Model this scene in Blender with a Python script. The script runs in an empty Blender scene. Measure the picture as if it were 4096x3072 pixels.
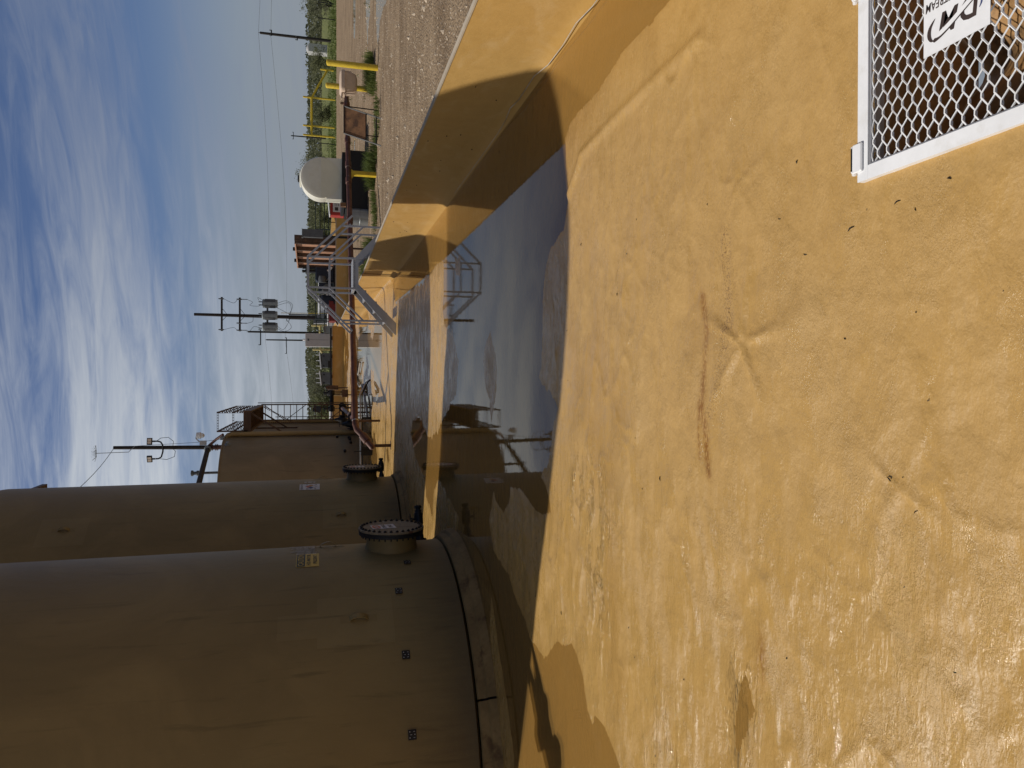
import bpy, math, random
import numpy as np
from mathutils import Vector, Matrix
D = bpy.data; SC = bpy.context.scene; COL = SC.collection
R = math.radians; PI = math.pi
random.seed(7)

# ---------------------------------------------------------------- camera
cam = D.cameras.new('camera'); cam.sensor_fit = 'HORIZONTAL'; cam.sensor_width = 36.0
cam.lens = 2900.0 / 4096 * 36; cam.clip_start = 0.05; cam.clip_end = 6000
co = D.objects.new('camera', cam); COL.objects.link(co); SC.camera = co
PITCH, YAW = math.atan(772 / 2900), math.atan(18 / 2900)
fwd = Vector((-math.sin(YAW) * math.cos(PITCH), math.cos(YAW) * math.cos(PITCH), -math.sin(PITCH)))
right = Vector((math.cos(YAW), math.sin(YAW), 0)); up = right.cross(fwd)
# the photograph is stored on its side: the camera is rolled by a quarter turn
m = Matrix((-up, right, -fwd)).transposed().to_4x4(); m.translation = Vector((0, 0, 1.7))
co.matrix_world = m

# ---------------------------------------------------------------- sun and sky
SUN_EL, SUN_DIR = 53.9, 19.4          # elevation; shadows fall towards +X, turned 19.4 deg to the camera
el = R(SUN_EL); a = R(SUN_DIR)
to_sun = Vector((-math.cos(a) * math.cos(el), math.sin(a) * math.cos(el), math.sin(el)))
sl = D.lights.new('sun', 'SUN'); sl.energy = 3.85; sl.angle = R(0.53); sl.color = (1.0, 0.945, 0.865)
so = D.objects.new('sun', sl); COL.objects.link(so); so.location = (-20, 10, 30)
so.rotation_euler = (-to_sun).to_track_quat('-Z', 'Y').to_euler()
SC.view_settings.view_transform = 'Standard'; SC.view_settings.look = 'None'
SC.view_settings.exposure = -0.15; SC.view_settings.gamma = 1.0; SC.view_settings.use_curve_mapping = False
SC.render.engine = 'CYCLES'
SC.cycles.max_bounces = 8; SC.cycles.diffuse_bounces = 3; SC.cycles.glossy_bounces = 4
SC.cycles.transparent_max_bounces = 12; SC.cycles.caustics_reflective = False; SC.cycles.caustics_refractive = False
SC.cycles.sample_clamp_indirect = 6; SC.cycles.use_denoising = True

W = D.worlds.new('World'); SC.world = W; W.use_nodes = True
nt = W.node_tree; nt.nodes.clear()
class G:
    """small node helper"""
    def __init__(s, nt): s.t = nt
    def n(s, ty, **k):
        nd = s.t.nodes.new(ty)
        for a_, v in k.items(): setattr(nd, a_, v)
        return nd
    def l(s, a_, b): s.t.links.new(a_, b)
    def put(s, sock, v):
        if hasattr(v, 'is_output') or isinstance(v, bpy.types.NodeSocket): s.l(v, sock)
        else:
            try: sock.default_value = v
            except Exception: sock.default_value = tuple(v) + (1.0,)
    def math(s, op, a_, b=0.0, c=None, clamp=False):
        nd = s.n('ShaderNodeMath', operation=op, use_clamp=clamp); s.put(nd.inputs[0], a_); s.put(nd.inputs[1], b)
        if c is not None: s.put(nd.inputs[2], c)
        return nd.outputs[0]
    def mix(s, f, a_, b, blend='MIX'):
        nd = s.n('ShaderNodeMix', data_type='RGBA', blend_type=blend); s.put(nd.inputs[0], f)
        for i, v in ((6, a_), (7, b)):
            if isinstance(v, (tuple, list)) and len(v) == 3: v = tuple(v) + (1.0,)
            s.put(nd.inputs[i], v)
        return nd.outputs[2]
    def noise(s, vec, scale, detail=4, rough=.55, dist=0.0):
        nd = s.n('ShaderNodeTexNoise'); s.l(vec, nd.inputs['Vector']); nd.inputs['Scale'].default_value = scale
        nd.inputs['Detail'].default_value = detail; nd.inputs['Roughness'].default_value = rough
        nd.inputs['Distortion'].default_value = dist
        return nd.outputs[0]
    def ramp(s, f, pts):
        nd = s.n('ShaderNodeValToRGB'); s.put(nd.inputs[0], f); cr = nd.color_ramp
        while len(cr.elements) < len(pts): cr.elements.new(0.5)
        for e, (p, c) in zip(cr.elements, pts):
            e.position = p; e.color = (c, c, c, 1) if isinstance(c, (int, float)) else tuple(c) + (1,)
        return nd.outputs[0]
    def smooth(s, v, lo, hi):
        nd = s.n('ShaderNodeMapRange', interpolation_type='SMOOTHSTEP'); s.put(nd.inputs[0], v)
        nd.inputs[1].default_value = lo; nd.inputs[2].default_value = hi
        return nd.outputs[0]
    def scale(s, vec, sc):
        nd = s.n('ShaderNodeMapping'); s.l(vec, nd.inputs[0]); nd.inputs['Scale'].default_value = sc
        return nd.outputs[0]
g = G(nt)
sky = g.n('ShaderNodeTexSky', sky_type='NISHITA', sun_disc=False)
sky.sun_elevation = el; sky.sun_rotation = math.atan2(to_sun.x, to_sun.y)
sky.air_density = 1.0; sky.dust_density = 0.6; sky.ozone_density = 1.6
tc = g.n('ShaderNodeTexCoord'); sep = g.n('ShaderNodeSeparateXYZ'); g.l(tc.outputs['Generated'], sep.inputs[0])
X, Y, Z = sep.outputs
eld = g.math('MULTIPLY', g.math('ARCSINE', Z), 180 / PI)
azd = g.math('MULTIPLY', g.math('ARCTAN2', X, Y), 180 / PI)
cv = g.n('ShaderNodeCombineXYZ'); g.l(g.math('MULTIPLY', azd, 0.050), cv.inputs[0]); g.l(g.math('MULTIPLY', eld, 0.20), cv.inputs[1])
cvt = g.n('ShaderNodeMapping'); g.l(cv.outputs[0], cvt.inputs[0]); cvt.inputs['Rotation'].default_value = (0, 0, R(-20)); cvt.inputs['Scale'].default_value = (1, 1.25, 1); cvt.inputs['Location'].default_value = (.35, .2, 0)
n1 = g.noise(cvt.outputs[0], 1.5, 5, .55, .5)
n2 = g.noise(g.scale(cvt.outputs[0], (.8, 1.25, 1)), 2.5, 9, .60, 1.1)
n3 = g.noise(g.scale(cvt.outputs[0], (0.5, 1.5, 1)), 8.0, 8, .64, .9)
ele = g.math('ADD', eld, g.math('MULTIPLY', g.math('SUBTRACT', n1, .5), 3.2))
ele = g.math('ADD', ele, g.math('MULTIPLY', azd, -0.07))
band = g.ramp(g.math('DIVIDE', ele, 40.0), [(0.0, .55), (.12, .60), (.175, .72), (.205, .48), (.238, .40), (.275, .78), (.345, .92), (.40, .80), (.438, .46), (.480, .40), (.54, .62), (.66, .62), (.85, .62), (1.0, .35)])
lft = g.math('SUBTRACT', -0.03, g.math('MULTIPLY', azd, 0.0125))
mixn = g.math('ADD', g.math('MULTIPLY', g.math('SUBTRACT', n2, .5), 1.25), g.math('MULTIPLY', g.math('SUBTRACT', n3, .5), .34))
cl = g.smooth(g.math('ADD', g.math('ADD', band, lft), mixn), .04, 1.22)
hz = g.smooth(eld, 12.5, 1.5)
raw = g.mix(g.smooth(eld, 15, 50), g.mix(1.0, sky.outputs[0], (.46, .50, .64), 'MULTIPLY'), g.mix(1.0, sky.outputs[0], (.24, .25, .30), 'MULTIPLY'))
sk = g.mix(g.math('MULTIPLY', hz, 0.92), raw, (2.75, 3.12, 3.55))
cloudc = g.mix(g.smooth(azd, 24, -14), (2.1, 2.5, 3.45), (5.9, 6.3, 6.75))
cloudc = g.mix(g.smooth(eld, 20, 30), cloudc, (4.1, 3.95, 3.8))
cl = g.math('MULTIPLY', cl, g.math('SUBTRACT', 1.0, g.math('MULTIPLY', g.smooth(eld, 34, 60), 0.70)))
col = g.mix(cl, sk, cloudc)
bg = g.n('ShaderNodeBackground'); g.l(col, bg.inputs[0]); bg.inputs[1].default_value = 0.105
wo = g.n('ShaderNodeOutputWorld'); g.l(bg.outputs[0], wo.inputs[0])

# ---------------------------------------------------------------- materials
def newmat(name):
    mt = D.materials.new(name); mt.use_nodes = True; mt.node_tree.nodes.clear()
    q = G(mt.node_tree); out = q.n('ShaderNodeOutputMaterial'); p = q.n('ShaderNodeBsdfPrincipled')
    q.l(p.outputs[0], out.inputs[0]); q.p = p; q.out = out
    t = q.n('ShaderNodeTexCoord'); q.obj = t.outputs['Object']
    gm = q.n('ShaderNodeNewGeometry'); q.pos = gm.outputs['Position']; q.nrm = gm.outputs['Normal']
    return mt, q
def bump(q, h, strength, dist=0.01, prev=None):
    b = q.n('ShaderNodeBump'); b.inputs['Strength'].default_value = strength; b.inputs['Distance'].default_value = dist
    q.l(h, b.inputs['Height'])
    if prev is not None: q.l(prev, b.inputs['Normal'])
    return b.outputs[0]
def pm(name, c, rough=.6, metal=0., var=.16, sc=4., bs=0., bscale=60., stain=None, stsc=3., stamt=.5, spec=.4, stretch=None):
    mt, q = newmat(name)
    v = q.pos if stretch is None else q.scale(q.pos, stretch)
    n = q.noise(v, sc, 5, .6); n2_ = q.noise(q.pos, sc * 9, 3, .6)
    f = q.math('ADD', q.math('MULTIPLY', n, .7), q.math('MULTIPLY', n2_, .3))
    lo = tuple(x * (1 - var) for x in c); hi = tuple(min(1, x * (1 + var)) for x in c)
    cc = q.mix(q.smooth(f, .3, .7), lo, hi)
    if stain is not None:
        s = q.smooth(q.noise(v, stsc, 6, .65), .52, .66)
        cc = q.mix(q.math('MULTIPLY', s, stamt), cc, stain)
    q.l(cc, q.p.inputs['Base Color']); q.p.inputs['Metallic'].default_value = metal
    q.put(q.p.inputs['Roughness'], q.math('ADD', rough - .08, q.math('MULTIPLY', n2_, .16)))
    q.p.inputs['Specular IOR Level'].default_value = spec
    if bs: q.l(bump(q, q.noise(q.pos, bscale, 4, .6), bs, .01), q.p.inputs['Normal'])
    return mt
M = {}
# sprayed liner coat of the floor and the walls
def liner(name, floor):
    mt, q = newmat(name)
    n = q.noise(q.pos, .9, 5, .6, .6); n4 = q.noise(q.scale(q.pos, (1, 3.2, 1)), 3.0, 6, .62, .3)
    f = q.math('ADD', q.math('MULTIPLY', n, .55), q.math('MULTIPLY', n4, .45))
    c = q.mix(q.smooth(f, .30, .70), (.450, .268, .078), (.500, .304, .097))
    fine = q.noise(q.pos, 130, 3, .6)
    c = q.mix(q.math('MULTIPLY', q.smooth(fine, .35, .7), .14), c, (.62, .42, .18))
    sp = q.math('GREATER_THAN', q.noise(q.pos, 46, 2, .5), .80)
    c = q.mix(q.math('MULTIPLY', sp, .85), c, (.05, .03, .015))
    rough = .40 if floor else .58
    if floor:
        at = q.n('ShaderNodeAttribute', attribute_name='stain'); rs = q.n('ShaderNodeSeparateColor'); q.l(at.outputs['Color'], rs.inputs[0])
        rust, dirt, wet, sheen = rs.outputs[0], rs.outputs[1], rs.outputs[2], at.outputs['Alpha']
        sn = q.noise(q.scale(q.pos, (.6, 1.6, 1)), 58, 5, .75)
        c = q.mix(q.math('MULTIPLY', rust, q.smooth(sn, .40, .52)), c, (.25, .105, .016))
        dn = q.math('GREATER_THAN', q.noise(q.pos, 150, 2, .6), .56)
        c = q.mix(q.math('MULTIPLY', dirt, q.math('MULTIPLY', dn, .75)), c, (.16, .08, .03))
        c = q.mix(q.math('MULTIPLY', wet, .60), c, (.385, .218, .060))
        pale = q.smooth(q.noise(q.pos, 1.3, 4, .6), .5, .68)
        c = q.mix(q.math('MULTIPLY', pale, .12), c, (.58, .40, .18))
        rr = q.math('SUBTRACT', .52, q.math('MULTIPLY', q.smooth(q.noise(q.scale(q.pos, (1, 2.4, 1)), 2.3, 6, .68), .44, .60), .30))
        rr = q.math('MAXIMUM', q.math('SUBTRACT', q.math('SUBTRACT', rr, q.math('MULTIPLY', wet, .22)), q.math('MULTIPLY', sheen, .22)), .13)
        q.l(rr, q.p.inputs['Roughness'])
    else:
        low = q.n('ShaderNodeSeparateXYZ'); q.l(q.pos, low.inputs[0])
        q.p.inputs['Roughness'].default_value = rough
        st = q.smooth(q.noise(q.scale(q.pos, (1, 1.2, 2.2)), 1.7, 5, .6, .8), .5, .72)
        c = q.mix(q.math('MULTIPLY', st, .35), c, (.60, .43, .22))
        br = q.math('MULTIPLY', q.smooth(low.outputs[2], .16, .02), .5)
        c = q.mix(br, c, (.42, .24, .06))
    q.l(c, q.p.inputs['Base Color']); q.p.inputs['Specular IOR Level'].default_value = .6 if floor else .25
    h1 = q.noise(q.pos, 150, 4, .7); h2 = q.noise(q.scale(q.pos, (1, 2.6, 1)), 24, 5, .6, .4); h3 = q.noise(q.pos, 5, 4, .5)
    b1 = bump(q, h3, .40 if floor else .22, .05)
    if floor: b1 = bump(q, q.noise(q.scale(q.pos, (1, 1.6, 1)), 2.2, 5, .50, .25), .42, .075, b1)
    b2 = bump(q, h2, .26 if floor else .12, .012, b1); b3 = bump(q, h1, .45 if floor else .25, .003, b2)
    if floor:
        pm_ = q.smooth(q.noise(q.scale(q.pos, (.8, 1.8, 1)), 1.9, 6, .68, .5), .42, .62)
        hc = q.noise(q.scale(q.pos, (1, 1.7, 1)), 105, 3, .7, .4)
        b3 = bump(q, q.math('MULTIPLY', hc, pm_), 1.0, .0034, b3)
        # wind ripples in the damp hollows, lying across the view; they catch the sun
        gl_ = None
        for cx_, cy_, rx, ry, wt in ((-1.42, 2.66, .42, .15, 1.), (-1.05, 4.25, .8, .28, .8), (-.75, 4.62, .35, .2, .9), (-1.9, 3.35, .5, .3, .4), (-.95, 1.95, .8, .5, .10)):
            mp = q.n('ShaderNodeMapping'); q.l(q.pos, mp.inputs[0]); mp.inputs['Location'].default_value = (-cx_ / rx, -cy_ / ry, 0); mp.inputs['Scale'].default_value = (1 / rx, 1 / ry, 0)
            ln = q.n('ShaderNodeVectorMath', operation='LENGTH'); q.l(mp.outputs[0], ln.inputs[0])
            e_ = q.math('MULTIPLY', q.smooth(ln.outputs['Value'], 1.1, .35), wt); gl_ = e_ if gl_ is None else q.math('MAXIMUM', gl_, e_)
        gl_ = q.math('MULTIPLY', gl_, q.smooth(q.noise(q.scale(q.pos, (.35, 1, 1)), 9, 4, .6), .44, .60))
        rip = q.noise(q.scale(q.pos, (.10, 1, 1)), 62, 3, .62, .35)
        b3 = bump(q, q.math('MULTIPLY', rip, gl_), 1.0, .036, b3)
        q.l(q.math('SUBTRACT', rr, q.math('MULTIPLY', gl_, .46), clamp=True), q.p.inputs['Roughness'])
    q.l(b3, q.p.inputs['Normal'])
    return mt
M['liner'] = liner('liner_floor', True); M['liner_wall'] = liner('liner_wall', False)
# sand coloured fibreglass, shared by the tanks
def fib_mat(name, c):
    mt, q = newmat(name)
    cyl = q.n('ShaderNodeSeparateXYZ'); q.l(q.obj, cyl.inputs[0])
    ang = q.math('ARCTAN2', cyl.outputs[1], cyl.outputs[0]); z = cyl.outputs[2]
    cb = q.n('ShaderNodeCombineXYZ'); q.l(q.math('MULTIPLY', ang, 16.), cb.inputs[0]); q.l(q.math('MULTIPLY', z, .55), cb.inputs[1])
    drip = q.smooth(q.noise(cb.outputs[0], 1.6, 6, .62, .5), .55, .72)
    drip = q.math('MULTIPLY', drip, q.smooth(z, 7.6, 0.2))
    big = q.noise(q.obj, .7, 5, .6, .7)
    cc = q.mix(q.smooth(big, .32, .7), tuple(x * .86 for x in c), tuple(x * 1.12 for x in c))
    cc = q.mix(q.math('MULTIPLY', drip, .55), cc, tuple(x * .45 for x in c))
    foot_dark = q.math('MULTIPLY', q.smooth(q.math('ADD', z, q.math('MULTIPLY', q.noise(cb.outputs[0], 3, 5, .6), .6)), 1.5, .2), .6)  # shell colour turns darker towards its foot, with a noisy edge
    cc = q.mix(foot_dark, cc, (.085, .05, .025))
    fl = q.math('GREATER_THAN', q.noise(q.obj, 70, 2, .6), .72)
    cc = q.mix(q.math('MULTIPLY', fl, .25), cc, (.5, .38, .2))
    q.l(cc, q.p.inputs['Base Color']); q.p.inputs['Roughness'].default_value = .5; q.p.inputs['Specular IOR Level'].default_value = .28
    cb2 = q.n('ShaderNodeCombineXYZ'); q.l(q.math('MULTIPLY', ang, 6.), cb2.inputs[0]); q.l(q.math('MULTIPLY', z, 1.6), cb2.inputs[1])
    b = bump(q, q.noise(cb2.outputs[0], 2.4, 4, .55, .6), .10, .05); b = bump(q, q.noise(q.obj, 90, 3, .6), .30, .004, b)
    q.l(b, q.p.inputs['Normal'])
    return mt
M['tank'] = fib_mat('tank_fibreglass', (.252, .184, .074))
M['tank_far'] = fib_mat('tank_fibreglass_far', (.230, .182, .105))
M['tank_patch'] = fib_mat('tank_patch', (.275, .205, .086))
M['tank_pale'] = fib_mat('tank_fibreglass_pale', (.36, .26, .11))
def gravel_mat():
    mt, q = newmat('gravel_ground'); s = q.n('ShaderNodeSeparateXYZ'); q.l(q.pos, s.inputs[0])
    v = q.n('ShaderNodeTexVoronoi'); q.l(q.pos, v.inputs['Vector']); v.inputs['Scale'].default_value = 26
    big = q.noise(q.scale(q.pos, (.6, 1.6, 1)), .8, 5, .65, .5); mid = q.noise(q.pos, 9, 5, .7)
    c = q.mix(q.smooth(big, .35, .68), (.205, .142, .085), (.345, .252, .160))
    c = q.mix(q.math('MULTIPLY', q.smooth(mid, .4, .7), .5), c, (.13, .090, .055))
    st = q.math('GREATER_THAN', v.outputs['Color'], .62)
    c = q.mix(q.math('MULTIPLY', st, q.math('MULTIPLY', q.smooth(v.outputs['Distance'], .5, .2), .45)), c, (.56, .47, .37))
    gn = q.noise(q.pos, .35, 5, .6); yy = q.math('ADD', s.outputs[1], q.math('MULTIPLY', q.math('SUBTRACT', gn, .5), 7))
    gm_ = q.smooth(yy, 73.5, 76.0)
    gr = q.mix(q.smooth(q.noise(q.scale(q.pos, (1, .5, 1)), 1.2, 6, .7), .36, .66), (.075, .105, .030), (.205, .200, .080))
    c = q.mix(gm_, c, gr)
    q.l(c, q.p.inputs['Base Color']); q.p.inputs['Roughness'].default_value = .9; q.p.inputs['Specular IOR Level'].default_value = .2
    b = bump(q, mid, .8, .06); b = bump(q, v.outputs['Distance'], .9, .03, b); q.l(b, q.p.inputs['Normal'])
    return mt
M['ground'] = gravel_mat()
def water_mat(name, tint, bs, silt=(.43, .25, .075)):
    mt = D.materials.new(name); mt.use_nodes = True; mt.node_tree.nodes.clear(); q = G(mt.node_tree)
    out = q.n('ShaderNodeOutputMaterial'); t = q.n('ShaderNodeBsdfTransparent'); t.inputs[0].default_value = tint + (1,)
    gl = q.n('ShaderNodeBsdfGlossy'); gl.inputs['Roughness'].default_value = .0; gl.inputs['Color'].default_value = (1.0, .95, .84, 1)
    fr = q.n('ShaderNodeFresnel'); fr.inputs[0].default_value = 1.45
    mx = q.n('ShaderNodeMixShader'); q.l(fr.outputs[0], mx.inputs[0]); q.l(t.outputs[0], mx.inputs[1]); q.l(gl.outputs[0], mx.inputs[2])
    gm = q.n('ShaderNodeNewGeometry'); b = bump(q, q.noise(q.scale(gm.outputs['Position'], (.9, 1, 1)), 7, 3, .6), bs, .002)
    b = bump(q, q.noise(gm.outputs['Position'], 38, 2, .5), bs * .8, .0006, b)
    df = q.n('ShaderNodeBsdfDiffuse'); df.inputs[0].default_value = silt + (1,); m2 = q.n('ShaderNodeMixShader'); m2.inputs[0].default_value = .38
    q.l(t.outputs[0], m2.inputs[1]); q.l(df.outputs[0], m2.inputs[2]); q.l(m2.outputs[0], mx.inputs[1])
    q.l(b, gl.inputs['Normal']); q.l(mx.outputs[0], out.inputs[0]); return mt
M['water'] = water_mat('standing_water', (.92, .85, .66), .13)
M['puddle'] = water_mat('puddle_water', (.7, .6, .48), .1)
M['padcoat'] = pm('stained_pad_coat', (.30, .19, .075), .72, spec=.15, var=.25, sc=2.5, stain=(.10, .05, .022), stsc=3.5, stamt=.7, bs=.2, bscale=20)
M['white'] = pm('white_enamel', (.80, .81, .83), .35, var=.05, sc=6, stain=(.55, .52, .47), stsc=9, stamt=.25)
M['alu'] = pm('galvanised_aluminium', (.43, .44, .47), .42, .35, var=.08, sc=8)
M['rust'] = pm('rusty_brown_pipe', (.110, .048, .036), .5, .1, var=.35, sc=6, bs=.2, stain=(.22, .10, .05), stsc=7, stamt=.5)
M['rustplate'] = pm('rusty_plate', (.22, .11, .05), .75, var=.4, sc=5, stain=(.06, .03, .02), stsc=4, stamt=.8, bs=.3)
M['brownsteel'] = pm('brown_painted_steel', (.085, .048, .028), .55, .1, var=.25, sc=5, stain=(.19, .09, .04), stsc=5, stamt=.5)
M['salmon'] = pm('faded_red_oxide_steel', (.42, .23, .145), .6, var=.15, sc=2.5, stain=(.22, .10, .06), stsc=2, stamt=.5)
M['black'] = pm('black_iron', (.012, .012, .013), .45, .2, var=.3, sc=9)
M['blackplastic'] = pm('black_rubber', (.010, .010, .011), .6, var=.3)
M['darkgrey'] = pm('dark_grey_steel', (.10, .105, .11), .5, .2, var=.2)
M['boltrust'] = pm('rusted_bolts', (.045, .025, .018), .7, .1, var=.4, sc=30)
M['grey'] = pm('grey_transformer_paint', (.23, .26, .27), .45, var=.12)
M['cabinet'] = pm('light_grey_cabinet_paint', (.46, .455, .455), .5, var=.06, sc=2)
M['cabwhite'] = pm('white_cabinet_paint', (.78, .79, .80), .4, var=.05)
M['yellow'] = pm('yellow_safety_paint', (.66, .47, .035), .5, var=.12, sc=7, stain=(.32, .2, .03), stsc=9, stamt=.5)
M['yellowpale'] = pm('faded_yellow_paint', (.62, .52, .22), .6, var=.1)
M['poly_warm'] = pm('white_polyethylene_lower', (.72, .69, .55), .38, var=.05, sc=2)
M['poly'] = pm('white_polyethylene', (.74, .72, .62), .38, var=.05, sc=2, stain=(.62, .58, .45), stsc=2, stamt=.4)
M['beige'] = pm('beige_fibreglass', (.60, .46, .35), .5, var=.1, stain=(.35, .25, .17), stsc=5, stamt=.4)
M['darkred'] = pm('dark_red_paint', (.17, .018, .014), .55, var=.25)
M['red'] = pm('red_painted_steel', (.40, .035, .028), .45, var=.15)
M['galv'] = pm('galvanised_sheet', (.30, .32, .33), .4, .5, var=.2, sc=6, stretch=(1, 1, .1))
M['wood'] = pm('creosoted_pole_wood', (.030, .024, .021), .85, var=.3, sc=5, bs=.3)
M['darkgreen'] = pm('dark_green_pipe_paint', (.018, .030, .024), .5, var=.2)
M['navy'] = pm('dark_blue_engine_paint', (.012, .018, .035), .4, .2, var=.3)
M['hose'] = pm('grey_rubber_hose', (.30, .28, .25), .6, var=.15)
M['bark'] = pm('mesquite_bark', (.060, .048, .036), .9, var=.3, sc=12, bs=.4)
M['rock'] = pm('limestone_pebbles', (.46, .38, .29), .85, var=.3, sc=8)
M['litter'] = pm('dark_wet_debris', (.012, .010, .009), .25, var=.5, sc=30)
M['pit'] = pm('sump_pit_liner', (.36, .21, .09), .5, var=.35, sc=8, stain=(.05, .03, .015), stsc=6, stamt=.8)
M['lettering'] = pm('black_lettering', (.015, .015, .015), .5, var=.05)
M['cutout'] = pm('dark_brown_lettering', (.045, .030, .026), .6, var=.2, sc=20)
M['signyellow'] = pm('yellow_sign_vinyl', (.62, .42, .075), .5, var=.08)
M['signblack'] = pm('dark_green_black_sign_vinyl', (.018, .028, .026), .5, var=.1)
M['signwhite'] = pm('white_sign_vinyl', (.62, .60, .60), .5, var=.08)
M['signred'] = pm('faded_red_vinyl', (.50, .13, .085), .5, var=.1)
M['signblue'] = pm('blue_sign_vinyl', (.045, .065, .18), .5, var=.1)
M['signamber'] = pm('amber_sign_vinyl', (.50, .25, .06), .5, var=.1)
M['decal'] = pm('faded_white_decal', (.44, .40, .34), .6, var=.30, sc=3, stain=(.24, .18, .10), stsc=3.2, stamt=.95, stretch=(1, 1, 9))
M['lens'] = pm('lamp_glass', (.80, .68, .55), .2, var=.1)
M['cover'] = pm('rust_streaked_cover', (.21, .165, .105), .6, var=.2, sc=3, stain=(.115, .055, .03), stsc=2.5, stamt=.9, stretch=(1, 6, .8))
M['roofwhite'] = pm('white_metal_roof', (.80, .80, .80), .4, var=.04)
M['concrete'] = pm('pale_wall_cap', (.42, .355, .27), .6, var=.12, sc=5)
M['silver'] = pm('bright_pipe_clamp', (.62, .60, .56), .3, .7, var=.1)
def leafmat(name, a_, b):
    mt, q = newmat(name); n = q.noise(q.pos, 1.1, 4, .7); n2_ = q.noise(q.pos, 9, 2, .5)
    c = q.mix(q.smooth(q.math('ADD', q.math('MULTIPLY', n, .6), q.math('MULTIPLY', n2_, .4)), .36, .64), a_, b)
    q.l(c, q.p.inputs['Base Color']); q.p.inputs['Roughness'].default_value = .7; q.p.inputs['Specular IOR Level'].default_value = .2
    tr = q.n('ShaderNodeBsdfTranslucent'); q.l(c, tr.inputs[0]); mx = q.n('ShaderNodeMixShader'); mx.inputs[0].default_value = .35
    q.l(q.p.outputs[0], mx.inputs[1]); q.l(tr.outputs[0], mx.inputs[2]); q.l(mx.outputs[0], q.out.inputs[0])
    return mt
M['leaf'] = leafmat('mesquite_leaves', (.075, .088, .038), (.165, .170, .078))
M['leaf2'] = leafmat('dusty_leaves', (.085, .092, .055), (.17, .175, .105))
M['grass'] = leafmat('grass_blades', (.060, .095, .022), (.170, .200, .055))

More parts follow.
